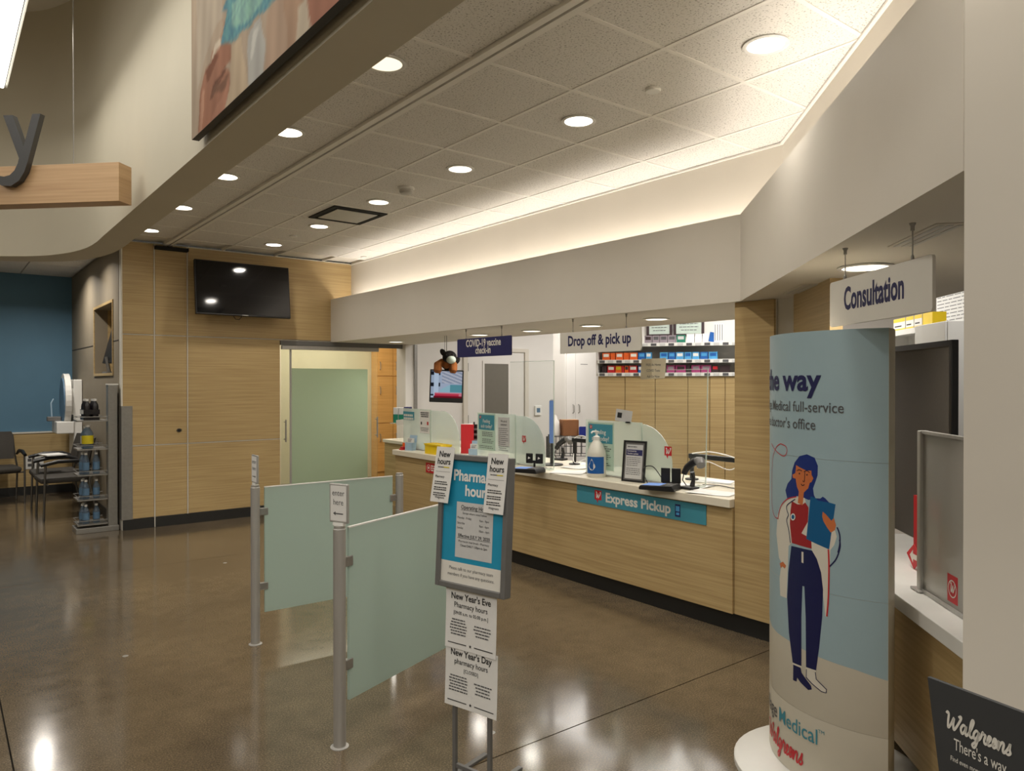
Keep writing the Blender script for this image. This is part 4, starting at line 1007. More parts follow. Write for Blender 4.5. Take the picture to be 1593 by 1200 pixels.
# frosted privacy dividers on the worktop
def divider(label, x, pxl, pxr, ztop, seam):
    a, b = onx(pxl, 660, x), onx(pxr, 660, x); w = a.y-b.y; h = ztop-CT
    t = thing('counter_divider', label, 'divider', (x, a.y, CT+.001), RX, 'frosted dividers on the pharmacy counter')
    r = min(.30, h*.7)
    P = [(w*seam, .012), (w, .012), (w, h-r)]+[(w-r+r*math.cos(R(k*10)), h-r+r*math.sin(R(k*10))) for k in range(1, 10)]+[(w*seam, h)]
    MB().slab(P, -.004, .004).build('panel', 'frostc', t)
    MB().slab([(0, .012), (w*seam+.02, .012), (w*seam+.02, h+.01), (0, h+.01)], -.012, -.0045).build('panel', 'frostc', t)
    MB().box(0, w, -.018, .018, 0, .012).build('base_channel', 'alu', t)
    return t, (lambda px, py: (a.y-onx(px, py, x).y, onx(px, py, x).z-CT-.001))
dv1, q1 = divider('frosted rounded divider at the far left end of the counter, with red showing through', 4.12, 629, 715, 1.285, .50)
dv2, q2 = divider('frosted rounded divider in the middle of the counter behind the hours stand', 4.10, 744, 848, 1.285, .58)
dv3, q3 = divider('frosted rounded divider nearest the wood pillar behind the sanitizer jug', 4.14, 913, 1046, 1.275, .66)
def logo_on(t, q, px, py, s, y=-.0055): x, z = q(px, py); wlogo(x, z, s, t, y)
logo_on(dv2, q2, 816, 683, .055); logo_on(dv3, q3, 1040, 702, .066)
def sheet_on(dv, x, q, px0, px1, py0, py1, label, yoff=-.014):
    """a poster hung on the divider: returns its root and its local corner box"""
    x0, z1 = q(px0, py0); x1, z0 = q(px1, py1)
    t = thing('counter_poster', label, 'poster', (x+yoff, dv.location.y, CT+.001), RX)
    return t, x0, x1, max(z0, .014), z1
def sick(dv, x, q, px0, px1, pyh0, pyh1, pyb, label, seed):
    t, x0, x1, z0, z1 = sheet_on(dv, x, q, px0, px1, pyh0, pyb, label); zh = q(px0, pyh1)[1]
    MB().box(x0-.012, x1+.012, -.001, .0015, z0, z1+.015).build('sheet', GLS, t)
    hd_ = flat([rect(x0, x1, zh, z1)], 'teal', t, -.0016, 'header')
    w_ = x1-x0; hh_ = z1-zh; fs = min(hh_*.34, w_*.185)
    letters([L('Feeling', (x0+x1)/2, z1-hh_*.52, fs, 'c', .012), L('sick today?', (x0+x1)/2, z1-hh_*.86, fs, 'c', .012)], 'signw', hd_, -.0022)
    wlogo(x0+w_*.10, z1-hh_*.16, w_*.10, t, -.0020)
    flat(bars(x0+w_*.22, x1-w_*.05, zh-.02, 3, .016, .007, 'l', seed)+bars(x0+w_*.22, x1-w_*.05, zh-.085, 3, .016, .006, 'l', seed+2)+bars(x0+w_*.03, x1-w_*.05, max(zh-.15, z0+.04), 2, .016, .006, 'l', seed+4), 'inkg', t, -.0016, 'fine_print')
    return t
GLS = GL('clear_poster_film', (204, 222, 210), .75, .15)
sick(dv2, 4.10, q2, 747, 771, 645, 668, 702, 'teal headed Feeling sick today poster on the middle divider', 3)
sick(dv3, 4.14, q3, 918, 955, 659, 688, 733, 'teal headed Feeling sick today poster behind the sanitizer jug', 5)
t, x0, x1, z0, z1 = sheet_on(dv2, 4.10, q2, 777, 795, 649, 695, 'grey printed notice sheet on the middle divider beside the teal poster', -.0165)
MB().box(x0, x1, -.0008, .0006, z0, z1).build('sheet', 'paper2', t)
letters([L('We ask all', (x0+x1)/2, z1-.045, .030, 'c', .01, .75), L('customers', (x0+x1)/2, z1-.075, .030, 'c', .01, .75)], 'ink', t, -.0014)
flat(bars(x0+.01, x1-.01, z1-.10, 12, .018, .006, 'l', 11), 'inkg', t, -.0013, 'fine_print')
t, x0, x1, z0, z1 = sheet_on(dv1, 4.12, q1, 655, 670, 639, 675, 'white notice with small pictures on the far left divider')
MB().box(x0, x1, -.0008, .0006, z0, z1).build('sheet', 'paper', t)
flat(bars(x0+.01, x1-.01, z1-.015, 3, .020, .012, 'c', 12, .15)+bars(x0+.01, x1-.01, z0+.06, 3, .016, .006, 'c', 13), 'ink', t, -.0013, 'fine_print')
flat([rect(x0+.02, x0+.045, z0+.09, z0+.12)], 'ink', t, -.0013, 'picture'); flat([rect(x1-.05, x1-.02, z0+.09, z0+.125)], 'red', t, -.0013, 'picture')
t, x0, x1, z0, z1 = sheet_on(dv1, 4.12, q1, 629, 646, 640, 654, 'teal flu notice on the left end of the far divider')
MB().box(x0, x1, -.0008, .0006, z0, z1).build('sheet', 'teal', t)
flat(bars(x0+.015, x1-.015, z1-.03, 2, .035, .022, 'l', 5, .1), 'signw', t, -.0013, 'fine_print')

# sanitizer jug
p = cp(928, 743); t = thing('sanitizer_jug', 'big white pump jug of hand sanitizer with blue label', 'bottle', (p.x+.035, p.y+.035, CT), R(-58))
r = .074
MB().lathe([(r*.93, 0), (r, .008), (r, .175), (r*.97, .195), (r*.62, .255), (r*.33, .285), (r*.30, .292)], n=28).build('body', 'jug', t, smooth=True)
lb = MB(); n = 14; V = []
for z in (.030, .160):
    for i in range(n+1): a = -PI/2+R(-62+124*i/n); V.append(((r+.0008)*math.cos(a), (r+.0008)*math.sin(a), z))
lb.add(V, [(i, i+1, n+2+i, n+1+i) for i in range(n)]); lo = lb.build('label', 'labelb', t, smooth=True)
drop = [(-.022+.030*math.sin(a_)*(1 if c_ > -.2 else .8), .085+.030*c_) for a_, c_ in [(R(k*20), math.cos(R(k*20))) for k in range(2, 17)]]+[(-.022, .148)]
mb = MB(); mb.add([((r+.0016)*math.sin(x/r), -(r+.0016)*math.cos(x/r), z) for x, z in drop], [tuple(range(len(drop)-1, -1, -1))]); mb.build('drop_mark', 'signw', lo)
mb = MB(); bl = bars(-.035, -.010, .092, 3, .010, .004, 'c', 4)+bars(-.03, .02, .046, 1, .01, .006, 'c', 6)
for P in bl: mb.add([((r+.0022)*math.sin(x/r), -(r+.0022)*math.cos(x/r), z) for x, z in P], [(0, 1, 2, 3)])
mb.build('fine_print', 'labelb', lo)['kind'] = 'stuff'
pm = MB().lathe([(.026, .290), (.026, .312), (.014, .318), (.008, .322), (.008, .345), (.016, .347), (.016, .356)], n=16).build('pump', 'white2', t, smooth=True)
MB().tube([(0, 0, .352), (-.025, -.02, .352), (-.036, -.028, .340)], .007, 8).build('spout', 'white2', pm, smooth=True)
# framed notice
p = cp(986, 750); t = thing('framed_notice', 'black framed printed notice standing against the divider', 'picture frame', (p.x-.01, p.y, CT), R(-78))
fo = MB().box(-.096, -.082, -.008, .008, 0, .305).box(.082, .096, -.008, .008, 0, .305).box(-.082, .082, -.008, .008, 0, .014).box(-.082, .082, -.008, .008, .291, .305).build('frame', 'black', t, bevel=.002, rot=(R(-7), 0, 0))
MB().box(-.082, .082, -.003, .006, .014, .291).build('mat_board', 'greyfr', fo)
pg = MB().box(-.070, .070, -.0045, -.003, .024, .275).build('page', 'paper2', fo)
flat([rect(-.068, .068, .195, .238)], 'signnavy', pg, -.0052, 'banner')
letters([L('Coronavirus', -.060, .222, .017, 'l', .01), L('Vaccine update', -.060, .203, .017, 'l', .01)], 'signw', pg, -.0058)
flat(bars(-.060, .050, .262, 1, .02, .007, 'l', 2)+bars(-.062, .062, .180, 5, .014, .004, 'l', 3)+bars(-.062, .062, .10, 4, .014, .004, 'l', 8), 'inkg', pg, -.0052, 'fine_print')
MB().box(-.04, .04, .01, .05, 0, .004).build('easel_foot', 'black', t)
# card terminals
def terminal(label, px, py, rz):
    p = cp(px, py); t = thing('card_terminal', label, 'card terminal', (p.x, p.y, CT), rz, 'card terminals on the counter')
    b_ = MB().slab([(-.125, 0), (.125, 0), (.125, .018), (.11, .040), (-.115, .030), (-.125, .016)], -.07, .09).build('body', 'black', t, bevel=.005)
    sc = MB().add([(-.105, -.062, .0325), (.025, -.062, .0365), (.025, .070, .0365), (-.105, .070, .0325)], [(0, 1, 2, 3)]).build('screen', 'padscr', t)
    for i in range(3):
        for j in range(4): MB().box(.042+i*.024, .060+i*.024, -.055+j*.030, -.035+j*.030, .036, .0415).build('key', 'greyfr', t)
    MB().box(.02, .115, .09, .098, .012, .030).build('card_slot', 'greyfr', t)
    return t
terminal('black card terminal with lit screen beside the middle divider', 820, 735, R(-70))
terminal('black card terminal with lit screen in front of the near scanner', 1026, 762, R(-70))
# barcode scanners on stands
def scanner(label, p, rz):
    t = thing('barcode_scanner', label, 'scanner', (p.x, p.y, CT), rz, 'presentation scanners')
    MB().box(-.055, .055, -.045, .045, 0, .018).build('base', 'black', t, bevel=.006)
    MB().tube([(0, .03, .018), (0, .045, .07), (0, .03, .115)], [.018, .012, .016], 10).build('stem', 'black', t, smooth=True)
    MB().tube([(-.05, .0, .10), (-.03, .012, .145), (.02, .022, .185), (.07, .02, .205)], [.020, .024, .028, .024], 12).build('handle', 'black', t, smooth=True)
    MB().tube([(.055, .02, .200), (.10, .0, .200), (.125, -.02, .175)], [.026, .034, .030], 12).build('head', 'greyfr', t, smooth=True)
    MB().tube([(-.05, 0, .10), (-.09, .03, .05), (-.10, .08, .004)], .004, 6).build('cord', 'black', t)
    return t
p = Vector((4.09, 3.25, CT)); scanner('black barcode scanner on stand by the near divider', p, R(-95))
MBr = thing('stand_bracket', 'black angular mount bracket under the near scanner', 'bracket', (4.07, 3.39, CT), R(-62))
for a, b in ((-.07, -.005), (.005, .07)): MB().box(a, b, -.02, -.01, .03, .135).build('plate', 'black', MBr, bevel=.006)
MB().box(-.06, .06, -.012, .02, .0, .035).build('foot', 'black', MBr, bevel=.004)
p = cp(872, 716); scanner('black barcode scanner on stand behind the clear shield', p, R(-75))
# rear of the small customer screen: two black plates
p = onx(831, 712, 3.975); t = thing('swivel_bracket', 'black two plate bracket standing behind the middle card terminal', 'bracket', (p.x, p.y, CT), R(-62))
for a, b in ((-.075, -.012), (.012, .08)):
    pl_ = MB().box(a, b, -.006, .006, .05, .135).build('plate', 'black', t, bevel=.008); flat([[((a+b)/2-.012, .085), ((a+b)/2+.012, .095), ((a+b)/2-.008, .108)]], 'white2', pl_, -.0066, 'mark')
MB().box(-.02, .025, -.004, .012, .055, .075).build('bridge', 'black', t); MB().tube([(0, .006, 0), (0, .006, .06)], .010, 8).build('stem', 'black', t); MB().lathe([(.05, 0), (.05, .005), (.012, .008)], n=18).build('foot', 'black', t)
# hanging clear shields
def shield(label, x, pxl, pxr, pytop, pybot, lean=0):
    a, b = onx(pxl, 600, x), onx(pxr, 600, x); zt = onx((pxl+pxr)/2, pytop, x).z; zb = CT+.016
    t = thing('clear_shield', label, 'shield', (x, a.y, 0), RX, 'clear acrylic sneeze shields'); w = a.y-b.y
    MB().slab([(lean, zb), (w-lean, zb), (w, zt), (0, zt)], -.003, .003).build('sheet', 'clear', t)
    MB().slab([(w-.006-lean, zb), (w-lean, zb), (w, zt), (w-.006, zt)], -.0034, .0034).build('bright_edge', 'cleare', t)
    MB().slab([(0, zt-.005), (w, zt-.005), (w, zt), (0, zt)], -.0034, .0034).build('top_edge', 'cleare', t)
    for fx in (lean+.05, w-lean-.05): MB().box(fx-.03, fx+.03, -.035, .020, CT+.001, CT+.015).build('foot', 'cleare', t, bevel=.002)
    return t, a.y
shield('clear acrylic shield standing right of the middle divider', 4.055, 794, 862, 562, 735)
sh2, ya = shield('clear acrylic shield at the right end carrying a taped paper note', 4.21, 996, 1102, 575, 765, .02)
x0 = ya-onx(997, 575, 4.20).y; x1 = ya-onx(1036, 575, 4.20).y; z1 = onx(1016, 558, 4.20).z; z0 = onx(1016, 591, 4.20).z
t = thing('taped_note', 'buff paper note about free home tests taped to the clear shield', 'note', (4.202, ya, 0), RX)
MB().slab([(x0-.006, z0), (x1-.012, z0+.012), (x1, z1), (x0+.004, z1)], -.0008, .0008).build('sheet', 'buff', t)
for s_, k_ in (('FREE At Home', .055), ('COVID Tests', .098), ('Ask Us Now', .142)): letters([L(s_, (x0+x1)/2, z1-k_, .026, 'c')], 'inkg', t, -.0014)
# loose papers and cords on the worktop
rp = random.Random(5)
for i, (px, py, w, h, lab) in enumerate(((1075, 756, .20, .28, 'loose white form on the worktop under the right clear shield'), (1105, 768, .21, .30, 'loose white form nearest the wood pillar on the worktop'), (1112, 750, .2, .26, 'crumpled white sheet at the back of the worktop by the pillar'), (880, 736, .20, .28, 'loose white form left of the sanitizer jug'), (898, 728, .2, .22, 'second loose sheet behind the sanitizer jug, farther back'))):
    p = cp(px, py); n = 6; V = []
    for j in range(n+1):
        for k_ in range(n+1): V.append((w*(k_/n-.5), h*(j/n-.5), .0015+.0016*i*.3+.006*abs(math.sin(3*k_/n+i))*abs(math.cos(2.3*j/n+i))))
    mb = MB(); k0 = len(V); V2 = [(x, y, z-.0008) for x, y, z in V]; F = [(j*(n+1)+k_, j*(n+1)+k_+1, (j+1)*(n+1)+k_+1, (j+1)*(n+1)+k_) for j in range(n) for k_ in range(n)]
    mb.add(V+V2, F+[tuple(q_+k0 for q_ in f[::-1]) for f in F])
    tag(mb.build('loose_paper', 'paper', None, smooth=True, loc=(max(p.x, 4.06), p.y, CT), rot=(0, 0, rp.uniform(-.6, .6))), lab, 'paper', 'loose papers on the worktop')
def cord(P, label, mat='black', r=.0035): tag(MB().tube([tuple(q) for q in crom(P, 6)], r, 6).build('cord', mat, None, smooth=True), label, 'cord')
zc = CT+.006
p1, p2, p3 = cp(1010, 752), cp(1030, 742), cp(1044, 742)
cord([(4.00, 3.54, zc), (4.03, 3.62, zc+.10), (4.09, 3.58, zc+.12), (4.10, 3.50, zc+.04)], 'black looping cord in front of the near divider')
cord([(4.3, 3.3, zc), (4.36, 3.2, zc), (4.33, 3.05, zc), (4.40, 2.92, zc)], 'black cord lying across the worktop by the pillar')
cord([(4.4, 3.5, zc), (4.35, 3.3, zc+.01), (4.45, 3.1, zc), (4.4, 2.85, zc)], 'white cord lying across the worktop by the pillar', 'white2')
cord([(4.53, 4.70, zc), (4.60, 4.62, zc), (4.57, 4.55, zc+.02), (4.66, 4.44, zc)], 'white cord on the worktop left of the sanitizer jug', 'white2')
cord([(4.40, 4.42, zc), (4.46, 4.30, zc+.03), (4.58, 4.2, zc)], 'black cord on the worktop left of the sanitizer jug')
cord([(4.40, 3.42, zc+.10), (4.36, 3.30, zc+.16), (4.42, 3.16, zc+.11), (4.40, 3.02, zc+.17), (4.46, 2.90, zc+.10)], 'white cable drooping along the near monitor arm', 'white2')
cord([(4.34, 4.52, zc), (4.42, 4.60, zc+.07), (4.38, 4.72, zc+.03), (4.50, 4.86, zc+.10)], 'white cable rising behind the far scanner', 'white2')
cord([(4.72, 4.30, zc+.0), (4.62, 4.36, zc+.07), (4.57, 4.42, zc)], 'black cable dropping from the far monitor arm to the worktop')
# work arms carrying the staff screens
def arm(label, y0, y1, z):
    t = thing('monitor_arm', label, 'monitor arm', (4.50, y0, CT), 0)
    MB().lathe([(.05, 0), (.05, .01), (.016, .014), (.016, z-CT)], n=14).build('pole', 'black', t, smooth=True)
    MB().box(-.018, .018, y1-y0, .02, z-CT-.018, z-CT+.018).build('arm', 'black', t, bevel=.004)
    MB().tube([tuple(v) for v in crom([(-.02, -.02, z-CT+.02), (-.03, (y1-y0)*.3, z-CT+.045), (-.025, (y1-y0)*.6, z-CT+.02), (-.03, (y1-y0)*.8, z-CT-.03), (-.02, (y1-y0)*.85, .006)])], .005, 6).build('cable', 'white2', t)
arm('black monitor arm with white cable near the wood pillar', 3.55, 2.90, 1.03)
arm('black monitor arm with white cable behind the sanitizer jug', 4.85, 4.45, 1.07)
# edge-on staff monitor
p = dep(858, 690, 6.35); t = thing('desk_monitor', 'thin staff monitor seen edge on with a bluish glow', 'monitor', (p.x, p.y, CT), R(-42))
pa_ = MB().box(-.018, .018, -.02, .46, .21, .58).build('case', 'black', t, bevel=.004); MB().box(-.0195, -.0185, 0.0, .45, .22, .57).build('screen', 'monscr', pa_)
MB().box(-.017, .017, -.0215, -.0203, .212, .578).build('glowing_edge', 'monscr', pa_)
MB().tube([(.0, .2, .01), (.0, .2, .22)], .016, 10).build('stand', 'black', t); MB().lathe([(.10, 0), (.10, .01), (.02, .014)], (0, .2, 0), 20).build('foot', 'black', t)
# brochure holders
def holder(label, px, py, rz):
    p = cp(px, py); t = thing('brochure_holder', label, 'brochure holder', (p.x+.03, p.y, CT), rz, 'pale blue brochure holders')
    MB().slab([(-.05, 0), (.05, 0), (.05, .085), (-.05, .085)], -.045, -.042).build('pocket_front', 'ltblue', t)
    MB().box(-.05, .05, .012, .016, 0, .165).build('back_card', 'ltblue', t, rot=(R(-10), 0, 0))
    for x in (-.05, .047): MB().add([(x, -.045, 0), (x, .014, 0), (x, .030, .085), (x, -.045, .085), (x+.003, -.045, 0), (x+.003, .014, 0), (x+.003, .030, .085), (x+.003, -.045, .085)], [(0, 3, 2, 1), (4, 5, 6, 7), (0, 1, 5, 4), (1, 2, 6, 5), (2, 3, 7, 6), (3, 0, 4, 7)]).build('pocket_side', 'ltblue', t)
    lf = MB().box(-.042, .042, -.030, -.010, .004, .13).build('leaflets', 'paper', t, rot=(R(-6), 0, 0)); flat(bars(-.03, .03, .12, 3, .012, .006, 'l', 4), 'inkg', lf, -.0306, 'fine_print')
holder('pale blue brochure holder at the far left end of the counter', 636, 701, R(-70)); holder('pale blue brochure holder behind the hours stand', 735, 712, R(-60))
p = cp(652, 700); t = thing('card_disc', 'small pale blue rounded card easel beside the far brochure holder', 'card', (p.x+.05, p.y, CT), RX); MB().slab([(.045*math.cos(R(k*18))*1.1, .04+.045*math.sin(R(k*18))) for k in range(-3, 14)], -.003, .003).build('face', 'ltblue', t); MB().box(-.02, .02, .0, .05, 0, .004).build('easel_foot', 'ltblue', t)
p = cp(621, 700); t = thing('leaflet_tray', 'little tray of red and orange leaflets at the far counter end', 'tray', (p.x+.05, p.y-.03, CT), RX)
MB().box(-.035, .035, -.05, .05, 0, .012).build('tray', 'red', t); MB().box(-.03, .03, .0, .03, .012, .075).build('leaflets', 'orange', t, rot=(0, 0, .3)); MB().box(-.02, .03, -.04, -.01, .012, .035).build('card_stack', 'red', t)
# yellow bin
p = cp(692, 706); t = thing('yellow_tote', 'shallow bright yellow plastic tote on the counter', 'bin', (4.04, p.y, CT), RX)
MB().box(-.155, .155, -.06, .06, 0, .004).build('bottom', 'yellow', t)
for x in (-.155, .151): MB().box(x, x+.004, -.06, .06, .004, .10).build('end_wall', 'yellow', t)
for y in (-.06, .056): MB().box(-.151, .151, y, y+.004, .004, .10).build('side_wall', 'yellow', t)
MB().box(-.162, .162, -.067, -.060, .088, .104).box(-.162, .162, .060, .067, .088, .104).box(-.162, -.155, -.06, .06, .088, .104).box(.155, .162, -.06, .06, .088, .104).build('rim', 'yellow', t)
MB().box(-.14, .14, -.05, .05, .05, .098).build('folded_sheets', 'yellow', t)
# red folder and black wall file behind the counter edge
p = dep(725, 692, 7.6); t = thing('red_binder', 'upright red binder behind the yellow tote', 'binder', (p.x, p.y, CT), R(-45))
MB().box(-.055, .075, 0, .04, 0, .30).build('cover', 'red', t, bevel=.004); MB().box(-.045, .07, .004, .036, .298, .304).build('pages', 'paper', t)
t = thing('file_rack', 'black mesh file rack beside the red binder', 'file rack', (p.x+.14, p.y-.02, CT), R(-45))
MB().box(-.055, .065, .03, .04, 0, .295).build('back', 'black', t)
for k_ in range(5): MB().box(-.055, .065, -.02, .03, .01+k_*.056, .014+k_*.056).build('shelf', 'black', t); MB().box(-.055, .065, -.02, -.016, .014+k_*.056, .034+k_*.056).build('shelf_front', 'greyfr', t)
for x in (-.05, .055): MB().tube([(x, .035, .295), (x, .035, .32)], .008, 8).build('hook', 'black', t)
# acrylic ledge with boxes at the far end
p = dep(628, 657, 9.4); t = thing('clear_ledge', 'clear ledge with white front fixed at the column beyond the counter end', 'shelf', (p.x, p.y, p.z-.01), R(-60))
MB().box(-.14, .14, -.10, .10, -.006, .004).build('plate', 'cleare', t); MB().box(-.03, .14, -.13, -.10, -.02, .045).build('front_strip', 'signw', t, rot=(0, R(-8), 0)); MB().box(-.10, -.08, .06, .10, -(p.z-.01)+.8425, -.006).build('support', 'clear', t)
for i, (dx, mt, mt2, w_, h_) in enumerate(((-.10, 'paper2', 'green', .07, .19), (-.02, 'paper2', 'green', .07, .19), (.055, 'signnavy', 'signnavy', .075, .20))):
    b_ = thing('medicine_carton', ['green and white carton at the left on the clear ledge', 'green and white carton in the middle on the clear ledge', 'navy carton at the right on the clear ledge'][i], 'box', t.location+Vector((math.cos(R(-60))*dx, math.sin(R(-60))*dx, .0045)), R(-60), 'cartons on the clear ledge')
    MB().box(-w_/2, w_/2, -.03, .05, 0, h_).build('carton', mt, b_, bevel=.002); flat([rect(-w_/2, w_/2, 0, h_*.55)], mt2, b_, -.0304, 'print_band')
# faucet-like dispenser already on the sink; hanging monitor with the plush dog
p = dep(694.5, 601, 8.0); t = thing('hanging_monitor', 'small lit monitor showing news hanging over the counter', 'monitor', p, R(-36))
hm = MB().box(-.182, .182, 0, .05, -.178, .178).build('case', 'black', t, bevel=.006, rot=(0, R(2), 0))
nx, ny = 60, 50; pts = []; cols = []
for j in range(ny):
    for i in range(nx):
        u = i/(nx-1); v = j/(ny-1); pts.append((-.168+.336*u, -.0012, -.128+.29*v))
        c = (176, 190, 214)
        if v > .55 and u > .35: c = (150, 160, 182) if int((u*7+v*16)) % 2 else (196, 200, 214)
        if u < .3: c = (196, 214, 236) if .1 < u < .24 else ((30, 34, 44) if int(v*7) % 3 == 0 else (170, 186, 210))
        if .22 < v < .50 and u > .3 and (v < .30+.30*math.sin((u-.3)*2.2)): c = (158, 200, 216) if u < .62 else (96, 158, 172)
        if .08 < v < .20 and u > .12: c = (206, 60, 84) if v < .15 and u < .9 else (224, 132, 148)
        if v < .08: c = (120, 24, 40) if u > .1 else (190, 205, 225)
        cols.append(lin(c))
colorgrid('picture', 'tvimg', pts, cols, nx, ny, hm)
MB().tube([(.0, .03, .178), (0, .03, BZ0-p.z)], .004, 8).build('hanging_wire', 'steel', t); MB().tube([(-.02, .02, .178), (-.02, .02, BZ0-p.z)], .002, 5).build('cable', 'black', t)
d = thing('plush_dog', 'black and tan plush dog in a face mask perched on the hanging monitor', 'toy', p+Vector((0, 0, .179)), R(-36))
MB().ball((.02, .055, .075), .085, .07, .085).build('body', 'fur_b', d, smooth=True)
MB().ball((.035, -.015, .135), .078, .065, .072, 16).build('head', 'fur_b', d, smooth=True)
MB().ball((.055, -.068, .105), .052, .040, .044, 14).build('face_mask', 'mask', d, smooth=True)
for x, zz in ((-.035, .185), (.115, .10)): MB().ball((x, -.005, zz), .030, .018, .046, 12, Matrix.Rotation(R(30 if x > 0 else -35), 3, 'Y')).build('ear', 'fur_b', d, smooth=True)
for x in (.005, .075): MB().ball((x, -.074, .155), .008).build('eye', 'black', d, smooth=True)
for x in (-.09, .075):
    MB().tube([(x*.6+.01, .03, .085), (x, -.035, .05), (x, -.055, -.015), (x-.003, -.055, -.04)], [.040, .046, .044, .026], 12).build('paw', 'fur_t', d, smooth=True)
MB().ball((.0, -.005, .06), .045, .04, .05).build('chest_patch', 'fur_t', d, smooth=True)
# thermostat on the pharmacy wall
p = ony(836, 639, YT); t = thing('thermostat', 'white square thermostat on the pharmacy wall right of the door', 'thermostat', (p.x, YT-.001, p.z)); MB().box(-.065, .065, -.025, 0, -.075, .075).build('case', 'white2', t, bevel=.006); flat([rect(-.035, .035, -.03, .04)], 'petb', t, -.0256, 'display')

# ================================================================== BACK OF THE PHARMACY
tw = thing('storage_cupboard', 'tall white two door cupboard deep in the pharmacy', 'cabinet', (9.0, 10.28, 0))
ql = lambda px: ony(px, 600, 9.85).x-9.0
xa, xb, xc = ql(882), ql(895.5), ql(928)
MB().box(xa-.02, xc+.05, -.40, 0, 0, 2.55).build('body', 'white', tw)
for a, b, hx in ((xa, xb-.003, xb-.07), (xb+.003, xc, xb+.07)):
    dd = MB().box(a, b, -.43, -.402, .06, 2.5).build('door', 'white', tw, bevel=.003); MB().tube([(hx, -.43, 1.02), (hx, -.465, 1.04), (hx, -.465, 1.16), (hx, -.43, 1.18)], .009, 8).build('handle', 'steel', dd, smooth=True)
flat([rect(xb+.12, xb+.30, 1.905, 1.915)], 'inkg', tw, -.4306, 'label_strip')
p = ony(866, 610, 10.29); t = thing('wall_notice', 'printed notice under a black clip rail on the white wall left of the cupboard', 'notice', (p.x, 10.298, p.z)); MB().box(-.13, .07, -.004, -.001, -.28, .22).build('sheet', 'paper', t); MB().box(-.16, .11, -.02, -.001, .27, .31).build('clip_rail', 'black', t); flat(bars(-.10, .05, .18, 8, .052, .018, 'l', 3), 'inkg', t, -.0046, 'fine_print')
# shelving with the boxed medicine
SN = (.819, .574, 0); SP = (6.2, 5.29, 0); SRZ = R(-55); se = Vector((.5736, -.8192))
def sq(px, py, back=0):
    P = (SP[0]+SN[0]*back, SP[1]+SN[1]*back, 0); q_ = onp(px, py, P, SN); return (Vector((q_.x-SP[0], q_.y-SP[1])).dot(se), q_.z)
t = thing('medicine_shelving', 'maple cabinets topped by shelves of boxed medicine at the back of the pharmacy', 'shelving', (SP[0], SP[1], 0), SRZ)
xl, xr = sq(930, 590)[0], sq(1150, 590)[0]; zs = [sq(1033, y)[1] for y in (580.5, 560, 534)]
MB().box(xl, xr+.3, .03, .42, .08, zs[0]-.035).build('carcass', 'wood', t); MB().box(xl, xr+.3, .05, .42, 0, .08).build('plinth', 'kick', t)
dx = [sq(v, 590)[0] for v in (930.5, 972, 1019, 1070, 1104, 1128, 1165)]
for a, b in zip(dx[:-1], dx[1:]): MB().box(a+.003, b-.003, .008, .028, .09, zs[0]-.038).build('cabinet_door', 'wood', t, bevel=.002)
MB().box(xl-.02, xr+.3, .39, .42, zs[0]-.035, 2.45).build('back_panel', 'white', t); MB().box(xl-.02, xl, .0, .42, zs[0]-.03, zs[2]).build('end_panel', 'white', t)
for k_, z in enumerate(zs):
    s_ = MB().box(xl, xr+.3, .0, .39, z-.012, z).build('shelf', 'white2', t); rl = MB().box(xl, xr+.3, -.012, -.001, z-.034, z+.004).build('price_rail', 'white2', s_)
    n_ = 16
    for i in range(n_):
        a = xl+.02+(xr-xl)*i/n_; MB().box(a, a+.06, -.0135, -.012, z-.030, z-.002).build('price_tag', 'paper2' if i % 2 else 'inkg', t)
def medbox(x0p, x1p, row, h, mt, lab, dk=None, yb=0):
    c = lambda x: 920+x*.1412
    a, b = sq(c(x0p), (575, 553, 528)[row])[0], sq(c(x1p), (575, 553, 528)[row])[0]
    w_ = b-a-.004; cx = (a+b)/2; pos = Vector((SP[0], SP[1], zs[row]+.0005))+Vector((se.x*cx, se.y*cx, 0))+Vector(SN)*(.03+yb)
    o = thing('medicine_box', lab, 'box', pos, SRZ, 'boxed medicine on the back shelves'); MB().box(-w_/2, w_/2, 0, .08, 0, h).build('carton', mt, o)
    if dk: flat([rect(-w_*.36, w_*.36, h*.45, h*.85)], dk, o, -.0006, 'label_patch')
rows = {1: ((115, 200, 'orange', 'white2'), (205, 257, 'orange', None), (262, 346, 'orange', 'white2'), (350, 411, 'orange', None), (415, 506, 'orange', 'white2'), (510, 590, 'bluep', 'skyp'), (595, 660, 'skyp', 'white2'), (750, 840, 'skyp', 'bluep'), (845, 922, 'bluep', 'skyp'), (928, 1018, 'skyp', 'white2'), (1022, 1103, 'skyp', 'bluep'), (1107, 1190, 'skyp', 'white2'), (1195, 1285, 'bluep', 'skyp'), (1290, 1390, 'skyp', 'bluep')),
        0: ((110, 165, 'dark', None), (170, 255, 'red', 'white2'), (258, 330, 'orange', 'ylab'), (332, 356, 'red', None), (360, 407, 'orange', 'dark'), (410, 502, 'red', 'white2'), (510, 560, 'bluep', 'white2'), (825, 918, 'magenta', 'purple'), (925, 1040, 'magenta', 'dark'), (1045, 1088, 'dark', None), (1100, 1200, 'magenta', 'purple'), (1205, 1320, 'magenta', 'purple'), (1325, 1402, 'dark', 'red'), (1410, 1530, 'dark', None)),
        2: ((580, 665, 'purple', 'dark'), (670, 746, 'purple', 'inkg'), (750, 836, 'purple', 'inkg'), (840, 930, 'purple', 'inkg'), (935, 1032, 'green', 'paper2'))}
cname = {'orange': 'orange', 'bluep': 'deep blue', 'skyp': 'sky blue', 'dark': 'dark brown', 'red': 'red', 'magenta': 'magenta', 'purple': 'mauve', 'green': 'green'}
rown = ['lowest', 'middle', 'top']
